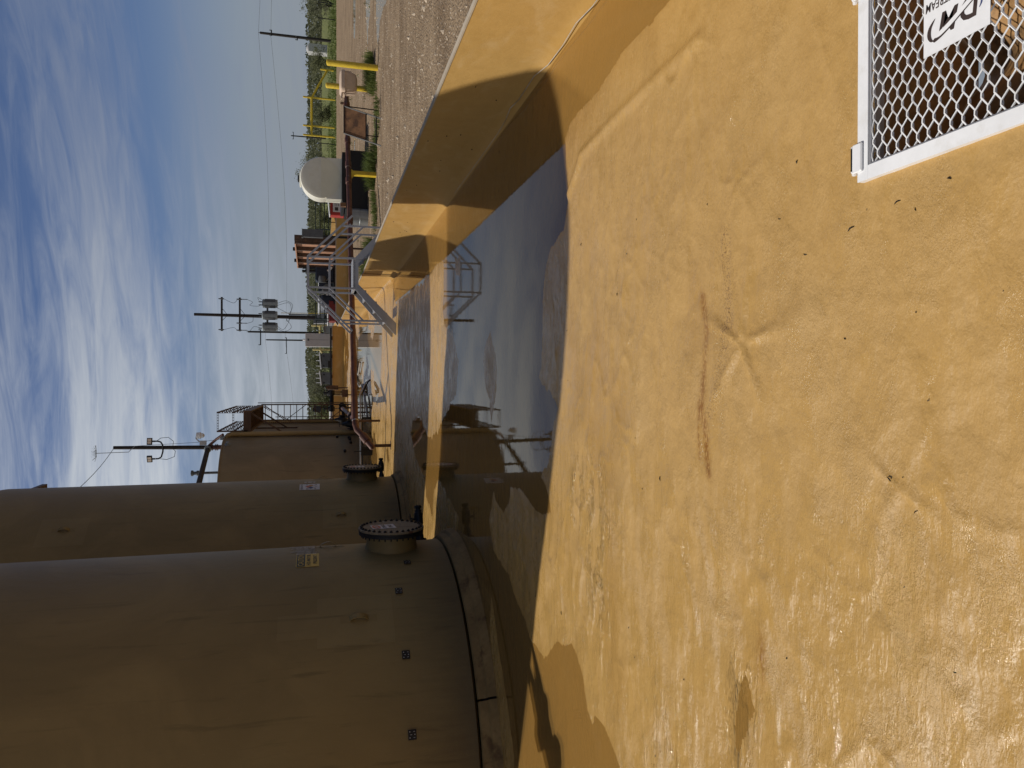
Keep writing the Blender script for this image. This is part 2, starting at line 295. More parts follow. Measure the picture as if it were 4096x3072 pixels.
# ---------------------------------------------------------------- mesh helpers
ORG = {}
class MB:
    def __init__(s): s.v = []; s.f = []
    def add(s, vs, fs):
        o = len(s.v); s.v += [tuple(v) for v in vs]; s.f += [tuple(o + i for i in f) for f in fs]; return s
    def box(s, c, d, rz=0., mx=None):
        x, y, z = d[0] / 2, d[1] / 2, d[2] / 2
        vs = [Vector(p) for p in ((-x, -y, -z), (x, -y, -z), (x, y, -z), (-x, y, -z), (-x, -y, z), (x, -y, z), (x, y, z), (-x, y, z))]
        rm = mx if mx is not None else Matrix.Rotation(rz, 3, 'Z')
        return s.add([rm @ v + Vector(c) for v in vs], [(0, 3, 2, 1), (4, 5, 6, 7), (0, 1, 5, 4), (1, 2, 6, 5), (2, 3, 7, 6), (3, 0, 4, 7)])
    def bevbox(s, c, d, b, rz=0.):
        """box with chamfered edges"""
        X_, Y_, Z_ = d[0] / 2, d[1] / 2, d[2] / 2; rm = Matrix.Rotation(rz, 3, 'Z'); rings = []
        for z, i in ((-Z_, b), (-Z_ + b, 0), (Z_ - b, 0), (Z_, b)):
            x, y = X_ - i, Y_ - i; k = b
            rings.append([(x - k, -y), (x, -y + k), (x, y - k), (x - k, y), (-x + k, y), (-x, y - k), (-x, -y + k), (-x + k, -y)])
            rings[-1] = [rm @ Vector((p[0], p[1], z)) + Vector(c) for p in rings[-1]]
        vs = [p for r_ in rings for p in r_]; fs = [tuple(range(7, -1, -1)), tuple(range(24, 32))]
        for r_ in range(3):
            for i in range(8): fs.append((r_ * 8 + i, r_ * 8 + (i + 1) % 8, (r_ + 1) * 8 + (i + 1) % 8, (r_ + 1) * 8 + i))
        return s.add(vs, fs)
    def bar(s, p, q, w, h):
        """rectangular bar from p to q"""
        p = Vector(p); q = Vector(q); d = q - p; L = d.length; d.normalize()
        sd = d.cross(Vector((0, 0, 1)));
        if sd.length < 1e-3: sd = Vector((1, 0, 0))
        sd.normalize(); u = sd.cross(d); rm = Matrix((sd, d, u)).transposed()
        return s.box((p + q) / 2, (w, L, h), mx=rm)
    def sweep(s, pts, r, n=8, caps=True):
        pts = [Vector(p) for p in pts]; k = len(pts); rs = r if isinstance(r, (list, tuple)) else [r] * k
        rings = []; pu = None
        for i, p in enumerate(pts):
            d = (pts[min(i + 1, k - 1)] - pts[max(i - 1, 0)]).normalized()
            if pu is None:
                pu = d.orthogonal().normalized()
            else:
                pu = (pu - d * pu.dot(d));
                pu = pu.normalized() if pu.length > 1e-6 else d.orthogonal().normalized()
            w = d.cross(pu)
            rings += [p + (pu * math.cos(2 * PI * j / n) + w * math.sin(2 * PI * j / n)) * rs[i] for j in range(n)]
        fs = [(i * n + j, i * n + (j + 1) % n, (i + 1) * n + (j + 1) % n, (i + 1) * n + j) for i in range(k - 1) for j in range(n)]
        if caps: fs += [tuple(range(n - 1, -1, -1)), tuple((k - 1) * n + j for j in range(n))]
        return s.add(rings, fs)
    def tube(s, p, q, r, n=10, r2=None): return s.sweep([p, q], [r, r if r2 is None else r2], n)
    def lathe(s, prof, c, n=24, axis=(0, 0, 1), caps=True, a0=0., a1=2 * PI):
        """prof: (radius, height) pairs; axis: direction of the height"""
        ax = Vector(axis).normalized(); u = ax.orthogonal().normalized() if abs(ax.z) < .99 else Vector((1, 0, 0)); w = ax.cross(u)
        full = abs(a1 - a0 - 2 * PI) < 1e-6; m_ = n if full else n + 1
        vs = []
        for r_, h in prof:
            for j in range(m_):
                t = a0 + (a1 - a0) * j / n
                vs.append(Vector(c) + ax * h + (u * math.cos(t) + w * math.sin(t)) * r_)
        fs = [(i * m_ + j, i * m_ + (j + 1) % m_, (i + 1) * m_ + (j + 1) % m_, (i + 1) * m_ + j) for i in range(len(prof) - 1) for j in range(n)]
        if caps and full: fs += [tuple(range(m_ - 1, -1, -1)), tuple((len(prof) - 1) * m_ + j for j in range(m_))]
        return s.add(vs, fs)
    def quad(s, *p): return s.add(p, [tuple(range(len(p)))])
    def build(s, name, mat, parent=None, loc=None, smooth=False, label=None):
        o_ = ORG[parent] if parent is not None else Vector(loc if loc is not None else (0, 0, 0))
        me = D.meshes.new(name); me.from_pydata([(v[0] - o_.x, v[1] - o_.y, v[2] - o_.z) for v in s.v], [], s.f); me.update()
        me.materials.append(M[mat] if isinstance(mat, str) else mat)
        if smooth: me.shade_auto_smooth(angle=R(38)) if hasattr(me, 'shade_auto_smooth') else None
        if smooth:
            me.polygons.foreach_set('use_smooth', [True] * len(me.polygons))
            try: me.set_sharp_from_angle(angle=R(40))
            except Exception: pass
        ob = D.objects.new(name, me); COL.objects.link(ob)
        if parent is not None: ob.parent = parent
        else: ob.location = o_
        ORG[ob] = o_
        if label: ob['label'] = label
        return ob
def tag(o, label=None, cat=None, group=None, kind=None):
    if label: o['label'] = label
    if cat: o['category'] = cat
    if group: o['group'] = group
    if kind: o['kind'] = kind
    return o
def thing(name, loc, label, cat, group=None):
    o = D.objects.new(name, None); COL.objects.link(o); o.location = loc; ORG[o] = Vector(loc); o.empty_display_size = .2
    return tag(o, label, cat, group)
def text2d(body, w, h, bold=0.0, skew=0.0):
    """flat lettering fitted to w x h, centred on the origin: vertices and faces"""
    cu = D.curves.new('lettering', 'FONT'); cu.body = body; cu.size = 1; cu.offset = bold; cu.resolution_u = 3; cu.space_line = .95
    cu.align_x = 'CENTER'; cu.align_y = 'CENTER'; cu.shear = skew
    ob = D.objects.new('lettering', cu); COL.objects.link(ob)
    me = D.meshes.new_from_object(ob.evaluated_get(bpy.context.evaluated_depsgraph_get()))
    vs = [(v.co.x, v.co.y) for v in me.vertices]; fs = [tuple(p.vertices) for p in me.polygons]
    D.objects.remove(ob); D.curves.remove(cu); D.meshes.remove(me)
    xs = [v[0] for v in vs]; ys = [v[1] for v in vs]; x0, x1, y0, y1 = min(xs), max(xs), min(ys), max(ys)
    return [((x - (x0 + x1) / 2) * w / (x1 - x0), (y - (y0 + y1) / 2) * h / (y1 - y0)) for x, y in vs], fs
def mapped(mb, vs, fs, fn): return mb.add([fn(*v) for v in vs], fs)
def gridfn(mb, u0, u1, v0, v1, nu, nv, fn):
    vs = [fn(u0 + (u1 - u0) * i / nu, v0 + (v1 - v0) * j / nv) for j in range(nv + 1) for i in range(nu + 1)]
    fs = [(j * (nu + 1) + i, j * (nu + 1) + i + 1, (j + 1) * (nu + 1) + i + 1, (j + 1) * (nu + 1) + i) for j in range(nv) for i in range(nu)]
    return mb.add(vs, fs)

# ---------------------------------------------------------------- numpy noise
def vnoise(x, y, seed=0):
    xi = np.floor(x).astype(np.int64); yi = np.floor(y).astype(np.int64); xf = x - xi; yf = y - yi
    def h(i, j):
        n = (i * 374761393 + j * 668265263 + seed * 1442695041) & 0x7fffffff
        n = ((n ^ (n >> 13)) * 1274126177) & 0x7fffffff
        return ((n ^ (n >> 16)) & 0xffff) / 65535.0
    u = xf * xf * (3 - 2 * xf); w = yf * yf * (3 - 2 * yf)
    return (h(xi, yi) * (1 - u) + h(xi + 1, yi) * u) * (1 - w) + (h(xi, yi + 1) * (1 - u) + h(xi + 1, yi + 1) * u) * w
def fbm(x, y, seed=0, o=4):
    s = 0; a_ = .5; t = 0
    for i in range(o):
        s = s + a_ * vnoise(x, y, seed + i); t += a_; x = x * 2.03 + 11.3; y = y * 2.03 + 5.7; a_ *= .5
    return s / t - .5
def sdf(px_, py_, poly):
    """signed distance to a polygon, negative inside"""
    d = np.full(px_.shape, 1e9); ins = np.zeros(px_.shape, bool); n = len(poly)
    for i in range(n):
        ax, ay = poly[i]; bx, by = poly[(i + 1) % n]; ex, ey = bx - ax, by - ay; wx, wy = px_ - ax, py_ - ay
        t = np.clip((wx * ex + wy * ey) / (ex * ex + ey * ey + 1e-12), 0, 1)
        d = np.minimum(d, (wx - ex * t) ** 2 + (wy - ey * t) ** 2)
        c = ((ay <= py_) & (by > py_)) | ((by <= py_) & (ay > py_))
        with np.errstate(divide='ignore', invalid='ignore'): xx = ax + (py_ - ay) / (by - ay + 1e-15) * ex
        ins ^= c & (px_ < xx)
    d = np.sqrt(d); return np.where(ins, -d, d)
def segdist(px_, py_, pts):
    d = np.full(px_.shape, 1e9)
    for (ax, ay), (bx, by) in zip(pts[:-1], pts[1:]):
        ex, ey = bx - ax, by - ay; t = np.clip(((px_ - ax) * ex + (py_ - ay) * ey) / (ex * ex + ey * ey), 0, 1)
        d = np.minimum(d, np.hypot(px_ - ax - ex * t, py_ - ay - ey * t))
    return d
def grid_object(name, xs, ys, zfn, mat, keep=None, warp=None, colfn=None, smooth=True):
    gx_, gy_ = np.meshgrid(xs, ys)
    if warp is not None: gx_ = warp(gx_, gy_)
    gz_ = zfn(gx_, gy_); nx, ny = len(xs), len(ys)
    vs = np.stack([gx_.ravel(), gy_.ravel(), gz_.ravel()], 1)
    idx = np.arange(nx * ny).reshape(ny, nx)
    q = np.stack([idx[:-1, :-1], idx[:-1, 1:], idx[1:, 1:], idx[1:, :-1]], -1).reshape(-1, 4)
    if keep is not None:
        c = vs[q].mean(1); q = q[keep(c[:, 0], c[:, 1])]
    me = D.meshes.new(name); me.vertices.add(len(vs)); me.vertices.foreach_set('co', vs.ravel().astype(np.float32))
    me.loops.add(len(q) * 4); me.loops.foreach_set('vertex_index', q.ravel().astype(np.int32))
    me.polygons.add(len(q)); me.polygons.foreach_set('loop_start', np.arange(0, len(q) * 4, 4, dtype=np.int32))
    me.polygons.foreach_set('loop_total', np.full(len(q), 4, np.int32)); me.update(calc_edges=True)
    if smooth: me.polygons.foreach_set('use_smooth', np.ones(len(q), bool))
    if colfn is not None:
        at = me.color_attributes.new('stain', 'FLOAT_COLOR', 'POINT'); at.data.foreach_set('color', colfn(gx_, gy_, gz_).astype(np.float32).ravel())
    me.materials.append(M[mat]); me.validate()
    o = D.objects.new(name, me); COL.objects.link(o); return tag(o, kind='structure')

# outlines of the standing water, world metres
POOL= [(1.99, 3.12), (1.95, 3.27), (1.9, 3.32), (1.89, 3.55), (1.9, 3.87), (1.87, 4.06), (1.83, 4.24), (1.82, 4.43), (1.81, 4.64), (1.78, 4.83), (1.72, 4.93), (1.57, 4.91), (1.27, 4.84), (1.07, 4.95), (0.99, 5.24), (0.84, 5.39), (0.63, 5.46), (0.45, 5.46), (0.09, 5.49), (0.02, 5.54), (-0.06, 5.43), (-0.09, 5.23), (-0.16, 5.13), (-0.22, 5.07), (-0.34, 5.17), (-0.53, 5.24), (-0.66, 5.32), (-0.77, 5.51), (-0.82, 5.35), (-0.94, 5.27), (-1.01, 5.24), (-1.06, 5.43), (-1.05, 5.71), (-0.97, 6.01), (-1.0, 6.42), (-1.08, 6.46), (-1.29, 6.69), (-1.22, 6.98), (-1.12, 7.1), (-1.25, 7.2), (-1.45, 7.29), (-1.72, 7.09), (-1.81, 6.48), (-1.92, 6.32), (-2.01, 6.02), (-2.15, 5.78), (-2.19, 5.4), (-2.04, 5.21), (-1.95, 5.1), (-1.84, 4.75), (-1.87, 4.66), (-1.97, 4.55), (-2.15, 4.44), (-2.2, 4.36), (-2.14, 4.32), (-2.14, 4.19), (-2.21, 4.01), (-2.26, 3.94), (-2.36, 3.74), (-2.85, 3.64), (-5.06, 6.81), (-3.81, 7.24), (-3.33, 7.99), (-2.86, 8.73), (-2.46, 9.61), (-1.75, 8.98), (-1.47, 10.58), (-1.69, 11.04), (-2.1, 11.16), (-1.94, 11.84), (-1.7, 11.96), (-1.46, 13.15), (-1.05, 13.89), (-0.81, 13.66), (-0.64, 12.71), (-0.92, 11.65), (-0.93, 11.3), (-0.77, 10.68), (-0.63, 10.32), (-0.5, 10.06), (-0.32, 9.49), (-0.21, 9.2), (0.21, 8.99), (0.38, 9.2), (0.63, 9.49), (0.74, 10.07), (1.04, 10.24), (1.61, 10.07), (1.67, 10.16), (1.73, 10.7), (1.65, 11.53), (1.71, 11.72), (1.64, 12.22), (1.7, 13.31), (1.7, 14.06), (1.74, 15.51), (1.74, 16.76), (2.7, 18.0), (2.7, 4.0)]
ISLES= [[(0.49, 7.24), (0.39, 7.44), (0.26, 7.55), (0.16, 7.57), (-0.03, 7.5), (-0.21, 7.32), (-0.36, 7.24), (-0.46, 7.2), (-0.33, 7.13), (-0.1, 6.99), (0.1, 6.96), (0.25, 7.05), (0.35, 7.16)], [(1.58, 9.28), (1.59, 9.16), (1.54, 8.92), (1.33, 8.9), (1.31, 9.05), (1.4, 9.26)], [(-2.2, 7.2), (-2.53, 6.98), (-2.83, 6.72), (-3.09, 6.48), (-3.41, 6.26), (-3.82, 6.34), (-3.67, 6.67), (-3.26, 6.87), (-2.97, 7.08), (-2.63, 7.25)]]
FAR= [[(1.71, 23.13), (1.46, 20.59), (0.83, 20.59), (-0.23, 21.18), (-0.79, 22.6), (-0.25, 23.11), (0.94, 23.44)], [(2.1, 34.99), (1.21, 30.43), (-0.43, 29.89), (-1.9, 30.78), (-2.08, 33.82), (0.21, 35.22)], [(-1.69, 29.03), (-1.74, 25.42), (-2.06, 23.1), (-2.57, 22.09), (-3.19, 26.74), (-2.6, 28.22)], [(-1.81, 19.16), (-1.73, 18.67), (-2.02, 18.39), (-2.15, 18.8)]]
GP= [[(23.68, 38.8), (21.6, 35.35), (17.44, 35.57), (16.41, 36.06), (17.31, 37.91), (18.99, 38.77)], [(17.57, 28.66), (14.94, 24.31), (12.62, 25.25), (12.44, 26.15), (11.59, 26.83), (11.83, 27.41), (13.1, 27.56), (14.22, 28.33)], [(14.4, 23.42), (11.26, 18.21), (9.86, 19.23), (10.1, 20.4), (9.97, 21.98), (10.14, 22.37), (11.45, 23.19)], [(12.27, 37.88), (11.76, 36.28), (10.94, 35.78), (11.49, 37.6)]]

# ================================================================ the setting
NEARP = [(-1.08, 2.67), (-1.16, 2.54), (-1.34, 2.52), (-1.6, 2.63), (-1.67, 2.77), (-1.4, 2.79), (-1.18, 2.74)]
RUST = [(0.38, 2.96), (0.25, 2.92), (0.13, 2.93), (0.0, 2.95), (-0.12, 2.96), (-0.23, 2.92), (-0.33, 2.92), (-0.43, 2.9)]
SPECK = [(0.62, 2.78), (0.4, 2.74), (0.28, 2.74), (0.16, 2.78), (0.0, 2.82), (-0.14, 2.88)]
WX = [(-4, 2.42), (16.9, 2.42), (40, 2.84), (46, 3.5), (52.4, 3.76)]
def wallx(y): return np.interp(y, [p[0] for p in WX], [p[1] for p in WX])
PIT = (.675, 1.70, .93, 1.915)       # the sump opening: x0, x1, y0, y1
def pool_d(x, y):
    d = sdf(x, y, POOL)
    for i in ISLES: d = np.maximum(d, -sdf(x, y, i))
    for f in FAR: d = np.minimum(d, sdf(x, y, f))
    d = np.minimum(d, sdf(x, y, NEARP) + .075 + fbm(x * 6, y * 14, 17, 4) * .14)
    far = np.clip((y - 18.5) / 3, 0, 1) * (.9 - 7.5 * (fbm(x * .9, y * .35, 50) + .12)) + (1 - np.clip((y - 18.5) / 3, 0, 1)) * 9
    d = np.minimum(d, np.where(y > 18.5, far * .4, 9))
    k = np.clip((y - 2) / 6, .25, 1.4)
    return d + fbm(x * 3.2, y * 7.5, 3, 5) * .12 * k + fbm(x * 14, y * 30, 9, 3) * .035 * k
def star(x, y, cx, cy, n, ph, r0, amp):
    dx, dy = x - cx, y - cy; r = np.hypot(dx, dy); t = np.arctan2(dy, dx)
    w = np.exp(-r / r0) * np.clip(r / .015, 0, 1)
    return amp * w * (np.maximum(0, np.cos(n * t + ph)) ** 5 + .35 * np.exp(-r / .03))
def floor_h(x, y):
    d = pool_d(x, y)
    h = np.where(d < 0, np.clip(d * .05, -.022, -.0006), .0008 + .012 * np.clip(d, 0, .5))
    rg = lambda u, v, sd_, k_: (1 - np.minimum(1, np.abs(fbm(u, v, sd_, 3)) * k_)) ** 3
    fold = rg(x * .9 + y * 1.3, y * 2.1 - x * .8, 91, 14) + .6 * rg(x * 2.2 - y * 1.1, y * 2.6 + x * .9, 97, 11)
    pm2 = np.clip((fbm(x * .8, y * 1.2, 99, 2) + .18) * 4, 0, 1)
    out = (d > .01)
    fing = np.maximum(0, fbm(x * 2.4, y * 34, 21, 3)) * np.clip((fbm(x * 1.3, y * 2.2, 33, 2) + .12) * 5, 0, 1)
    fing = fing * (y < 9)
    h = h + np.where(out, .014 * fing * np.clip((d - .01) / .08, 0, 1), 0)
    wr = fbm(x * 5 + y * 2, y * 9, 41, 4); h = h + np.where(out, .0075 * np.clip(wr + .1, 0, 1), 0)
    big = fbm(x * .8, y * 1.1, 61, 3); h = h + np.where(d > .12, (.011 * fold * pm2) * np.clip((d - .12) / .3, 0, 1), 0) * (y < 8)
    h = h + np.where(d > .15, .030 * np.clip(big + .25, 0, 1) * np.clip((d - .15) / .5, 0, 1), 0)
    h = h + star(x, y, .15, 2.64, 5, .6, .20, .030) + star(x, y, -.32, 1.81, 4, 1.9, .13, .015) + star(x, y, .81, 2.68, 5, 0, .12, .014) + star(x, y, -1.0, 2.65, 3, 1., .16, .008)
    lip = segdist(x, y, [(1.25, 4.9), (1.50, 4.55), (1.53, 4.22), (1.56, 3.57), (1.56, 3.0)])
    h = h + .016 * np.exp(-(lip / .035) ** 2) * (d > .02)
    seam = segdist(x, y, [(.81, 2.68), (.4, 2.72), (.15, 2.66)]); h = h + .006 * np.exp(-(seam / .02) ** 2)
    h = h + .05 * np.exp(-np.abs(wallx(y) - x) / .05) * (d > 0)
    return h
def floor_col(x, y, z):
    d = pool_d(x, y)
    wid = .012 + .016 * (fbm(x * 9, y * 3, 5, 3) + .5)
    rust = np.exp(-(segdist(x, y, RUST) / (wid * 1.05)) ** 2) * 1.1 + np.exp(-(np.hypot((x + 1.10) / .10, (y - 2.515) / .03)) ** 2) * .9
    rust = rust + .8 * np.exp(-(segdist(x, y, [(-.1, 2.985), (-.36, 2.975)]) / .012) ** 2) + .45 * np.exp(-(segdist(x, y, [(2.2, 4.0), (1.9, 4.9)]) / .35) ** 2) * (d > 0)
    dirt = np.exp(-(segdist(x, y, SPECK) / .045) ** 2) + .10
    wet = np.where(d < 0, np.where(y < 3.2, .35, .85), np.exp(-np.maximum(d, 0) / .05) * .5) * (y < 60)
    pt = sdf(x, y, NEARP) + fbm(x * 6, y * 12, 17, 4) * .10; wet = np.maximum(wet, np.exp(-np.maximum(pt, 0) / .12) * .45)
    wet = np.maximum(wet, .65 * np.clip((fbm(x * 1.0, y * 2.0, 71, 4) - .10) * 7, 0, 1) * (y < 5))
    sheen = np.clip(np.exp(-np.maximum(d, 0) / .6) + np.clip((fbm(x * 1.1, y * 1.6, 75, 4) + .02) * 4, 0, .55), 0, 1)
    c = np.stack([np.clip(rust, 0, 1), np.clip(dirt, 0, 1), np.clip(wet, 0, 1), sheen], -1); return c.reshape(-1, 4)
def lines(*seg):
    o = []
    for a_, b_, s_ in seg: o += list(np.arange(a_, b_ - 1e-6, s_))
    return np.array(o + [seg[-1][1]])
fxs = lines((-9.2, -4.0, .25), (-4.0, -3.2, .05), (-3.2, 2.42, .0165))
fys = lines((-3, 1.0, .5), (1.0, 6.2, .0165), (6.2, 11, .028), (11, 19, .05), (19, 30, .1), (30, 52.4, .28))
grid_object('containment_floor', fxs, fys, floor_h, 'liner',
            keep=lambda x, y: ~((x > PIT[0]) & (x < PIT[1]) & (y > PIT[2]) & (y < PIT[3])),
            warp=lambda x, y: np.where(x > 0, x * (wallx(y) + .01) / 2.42, x), colfn=floor_col)
grid_object('standing_water', lines((-9.2, 2.42, .4)), lines((2.2, 52.4, .4)), lambda x, y: x * 0, 'water',
            warp=lambda x, y: np.where(x > 0, x * (wallx(y) + .008) / 2.42, x))
# sump pit below the grate
mb = MB(); x0, x1, y0, y1 = PIT[0] - .004, PIT[1] + .004, PIT[2] - .004, PIT[3] + .004; zb = -.40
def pitwall(ax, ay, bx, by):
    gridfn(mb, 0, 1, 0, 1, 24, 12, lambda u, v: (ax + (bx - ax) * u + .02 * math.sin(9 * u + 5 * v) * v * (1 - v) * 2, ay + (by - ay) * u + .02 * math.sin(7 * u + 4 * v) * v * (1 - v) * 2, .012 + (zb - .012) * v))
pitwall(x0, y0, x1, y0); pitwall(x1, y0, x1, y1); pitwall(x1, y1, x0, y1); pitwall(x0, y1, x0, y0)
gridfn(mb, x0, x1, y0, y1, 40, 40, lambda u, v: (u, v, zb + .05 + .05 * math.sin(u * 11 + v * 5) * math.sin(v * 9) + .03 * math.sin(u * 23)))
tag(mb.build('sump_pit', 'pit', smooth=True), kind='structure')
mb = MB(); rr = random.Random(5)
for i in range(230):
    t = rr.random(); x = rr.gauss(1.18 - .22 * t, .09); y = rr.gauss(1.30 + .22 * t - .14, .08)
    if not (x0 < x < x1 and y0 < y < y1): continue
    r_ = rr.uniform(.006, .026); z = zb + .085 + rr.random() * .05
    mb.lathe([(r_ * .1, -r_ * .7), (r_ * rr.uniform(.7, 1.1), -r_ * .2), (r_ * .9, r_ * .3), (r_ * .2, r_ * .8)], (x, y, z), 6, axis=(rr.gauss(0, .6), rr.gauss(0, .6), 1))
for i in range(60):
    x = rr.gauss(1.1, .15); y = rr.gauss(1.4, .12); z = zb + .11 + rr.random() * .03; a_ = rr.random() * 6.3
    mb.tube((x, y, z), (x + .07 * math.cos(a_), y + .07 * math.sin(a_), z + rr.uniform(-.02, .02)), .0016, 4)
tag(mb.build('debris', 'litter'), kind='stuff')

# containment walls
def wall_strip(pts, h, label, name='containment_wall', capname='wall_cap', seam=True, mat='liner_wall', group='liner coated containment walls', hfn=None):
    ww = thing(name, (pts[0][0], pts[0][1], 0), label, 'wall', group)
    P = [Vector((p[0], p[1], 0)) for p in pts]; L = [0]
    for a_, b_ in zip(P[:-1], P[1:]): L.append(L[-1] + (b_ - a_).length)
    def at(s):
        for i in range(len(P) - 1):
            if s <= L[i + 1] + 1e-9:
                t = (s - L[i]) / (L[i + 1] - L[i]); d = (P[i + 1] - P[i]).normalized(); return P[i].lerp(P[i + 1], t), Vector((d.y, -d.x, 0))
    hh = (lambda s: h) if hfn is None else hfn
    prof = [(-.055, -.06), (-.035, .012), (-.012, .05), (0, .12), (0, .35), (0, .6), (0, .985)]
    n = int(L[-1] / .22)
    mb = MB(); vs = []; fs = []; m_ = len(prof)
    for i in range(n + 1):
        s = L[-1] * i / n; p, nn = at(s)
        for j, (o_, z) in enumerate(prof):
            zz = z if z < .13 else z * hh(s); w_ = .006 * math.sin(s * 1.9 + z * 5) * math.sin(s * .7 + 2 * z) if .05 < z < .9 else 0
            q = p + nn * (o_ + w_); vs.append((q.x, q.y, zz))
    for i in range(n):
        for j in range(m_ - 1): k = i * m_ + j; fs.append((k, k + m_, k + m_ + 1, k + 1))
    mb.add(vs, fs); mb.build('wall_face', mat, ww, smooth=True)
    cap = MB(); bk = MB()
    for i in range(n):
        s, s2 = L[-1] * i / n, L[-1] * (i + 1) / n; p, n1_ = at(s); q, n2_ = at(s2); a_, b_ = hh(s), hh(s2)
        pr = lambda p, nn, z: [tuple(p + nn * o_ + Vector((0, 0, zz))) for o_, zz in ((-.004, z - .012), (-.004, z), (.040, z), (.040, z - .05))]
        c1, c2 = pr(p, n1_, a_), pr(q, n2_, b_); cap.add(c1 + c2, [(0, 1, 5, 4), (1, 2, 6, 5), (2, 3, 7, 6)])
        pr = lambda p, nn, z: [tuple(p + nn * o_ + Vector((0, 0, zz))) for o_, zz in ((.036, z - .03), (.036, -.05))]
        c1, c2 = pr(p, n1_, a_), pr(q, n2_, b_); bk.add(c1 + c2, [(0, 1, 3, 2)])
    cap.build(capname, 'concrete', ww); bk.build('wall_back', mat, ww)
    return ww, at
rw, rat = wall_strip([(2.42, -3), (2.42, 16.9), (2.84, 40), (3.5, 46), (3.76, 52.45)], .735, 'tan coated knee-high wall running away beside the standing water and under the stair')
mb = MB()   # the pale ridge where floor and wall liner overlap
pth = [(2.36, 2.6, .05), (2.35, 3.4, .035), (2.36, 4.31, .03), (2.375, 4.57, .045), (2.37, 4.89, .03), (2.375, 5.23, .03), (2.395, 5.5, .06), (2.392, 6.0, .05), (2.395, 6.2, .07), (2.395, 6.5, .035), (2.392, 6.9, .02), (2.39, 7.6, .02), (2.39, 9.2, .018)]
mb.sweep(pth, .0032, 6); mb.build('liner_seam', 'decal', rw)
mb = MB()
for y, z in ((16.9, 0), (23.5, 0), (30.5, 0)):
    x = float(wallx(y)); mb.box((x - .002, y, .37), (.01, .018, .70))
for i in range(42):
    y = rr.uniform(4.5, 24); z = rr.uniform(.1, .66); r_ = rr.uniform(.004, .010); x = float(wallx(y)) - .004; mb.box((x, y, z), (.006, r_ * 1.6, r_))
mb.build('panel_joint', 'boltrust', rw)
wall_strip([(3.76, 52.45), (-9.2, 52.45)], .80, 'brown shaded wall closing the far end of the containment behind the rusty pipe')
wall_strip([(-9.2, 52.4), (-9.2, -3)], .73, 'low wall hidden behind the big tanks')

# ground outside, one sheet to the horizon
def g_d(x, y):
    d = np.full(x.shape, 9.)
    for f in GP: d = np.minimum(d, sdf(x, y, f))
    return d + fbm(x * 1.5, y * 2.2, 14, 4) * .5
def ground_h(x, y):
    d = g_d(x, y); nf = np.clip(1 - (y - 30) / 40, 0.1, 1)
    tr = np.sin((y - .12 * x) * 5.2) * .010 * np.clip((y - 12) / 4, 0, 1) * (y < 60)
    h = .022 + fbm(x * 3, y * 4, 81, 4) * .022 + fbm(x * 18, y * 18, 82, 3) * .014 * nf + tr
    return np.where(d < 0, np.minimum(h, np.clip(d * .08, -.05, -.004)), np.maximum(h, .006)) * np.where((y > 200) | (np.abs(x) > 120), 0, 1)
gxs = np.concatenate([[-2500, -600, -150, -60, -25, -9.25], lines((2.44, 12, .07), (12, 26, .16), (26, 60, .6)), [90, 150, 600, 2500]])
gys = np.concatenate([[-300, -40, -3.05, 0, 2], lines((3, 16, .10), (16, 30, .09), (30, 46, .16), (46, 76, .5)), [90, 120, 200, 500, 1200, 4500]])
grid_object('ground', gxs, gys, ground_h, 'ground',
            keep=lambda x, y: ~((x > -9.2) & (x < 2.6 + (wallx(y) - 2.42)) & (y > -3) & (y < 52.5)) & ~((x > -9.2) & (x < 2.44) & (y > -3) & (y < 52.5)),
            warp=lambda x, y: np.where(x > 2.4, x + (wallx(y) - 2.42) * np.clip(1 - (x - 2.44) / 10, 0, 1), x))
grid_object('puddle_water', np.array([8., 20, 32]), np.array([14., 30, 42]), lambda x, y: x * 0 + .0, 'puddle')
# stones
mb = MB(); rs = random.Random(3)
for i in range(9000):
    y = 4.5 + 30 * rs.random() ** 1.4; x = 2.6 + (14 if y > 14 else 8) * rs.random() ** 1.2
    if abs(x - y * .52) > 8: continue
    r_ = rs.uniform(.008, .028) * (1 if rs.random() > .05 else 2.3)
    n = 5; a_ = rs.random() * 6; z = .018
    top = [(x + r_ * math.cos(a_ + 2 * PI * j / n) * rs.uniform(.6, 1.1), y + r_ * math.sin(a_ + 2 * PI * j / n) * rs.uniform(.6, 1.1), z) for j in range(n)]
    o = len(mb.v); mb.v += top + [(x + r_ * .2, y - r_ * .1, z + r_ * rs.uniform(.5, .9))]; mb.f += [(o + j, o + (j + 1) % n, o + n) for j in range(n)]
tag(mb.build('gravel', 'rock'), kind='stuff')
# grass clumps near the pipe and in the field
def blades(mb, x, y, n, r, h, rs, w=.006):
    for i in range(n):
        a_ = rs.random() * 2 * PI; q = r * math.sqrt(rs.random()); bx, by = x + q * math.cos(a_), y + q * math.sin(a_)
        hh = h * rs.uniform(.4, 1.1); b_ = rs.random() * 2 * PI; l = hh * rs.uniform(.2, .8); dx, dy = math.cos(b_), math.sin(b_)
        p0 = (bx - dy * w, by + dx * w, 0); p1 = (bx + dy * w, by - dx * w, 0)
        m0 = (bx - dy * w * .7 + dx * l * .35, by + dx * w * .7 + dy * l * .35, hh * .6); m1 = (bx + dy * w * .7 + dx * l * .35, by - dx * w * .7 + dy * l * .35, hh * .6)
        t_ = (bx + dx * l, by + dy * l, hh); o = len(mb.v); mb.v += [p0, p1, m1, m0, t_]; mb.f += [(o, o + 1, o + 2, o + 3), (o + 3, o + 2, o + 4)]
mb = MB()
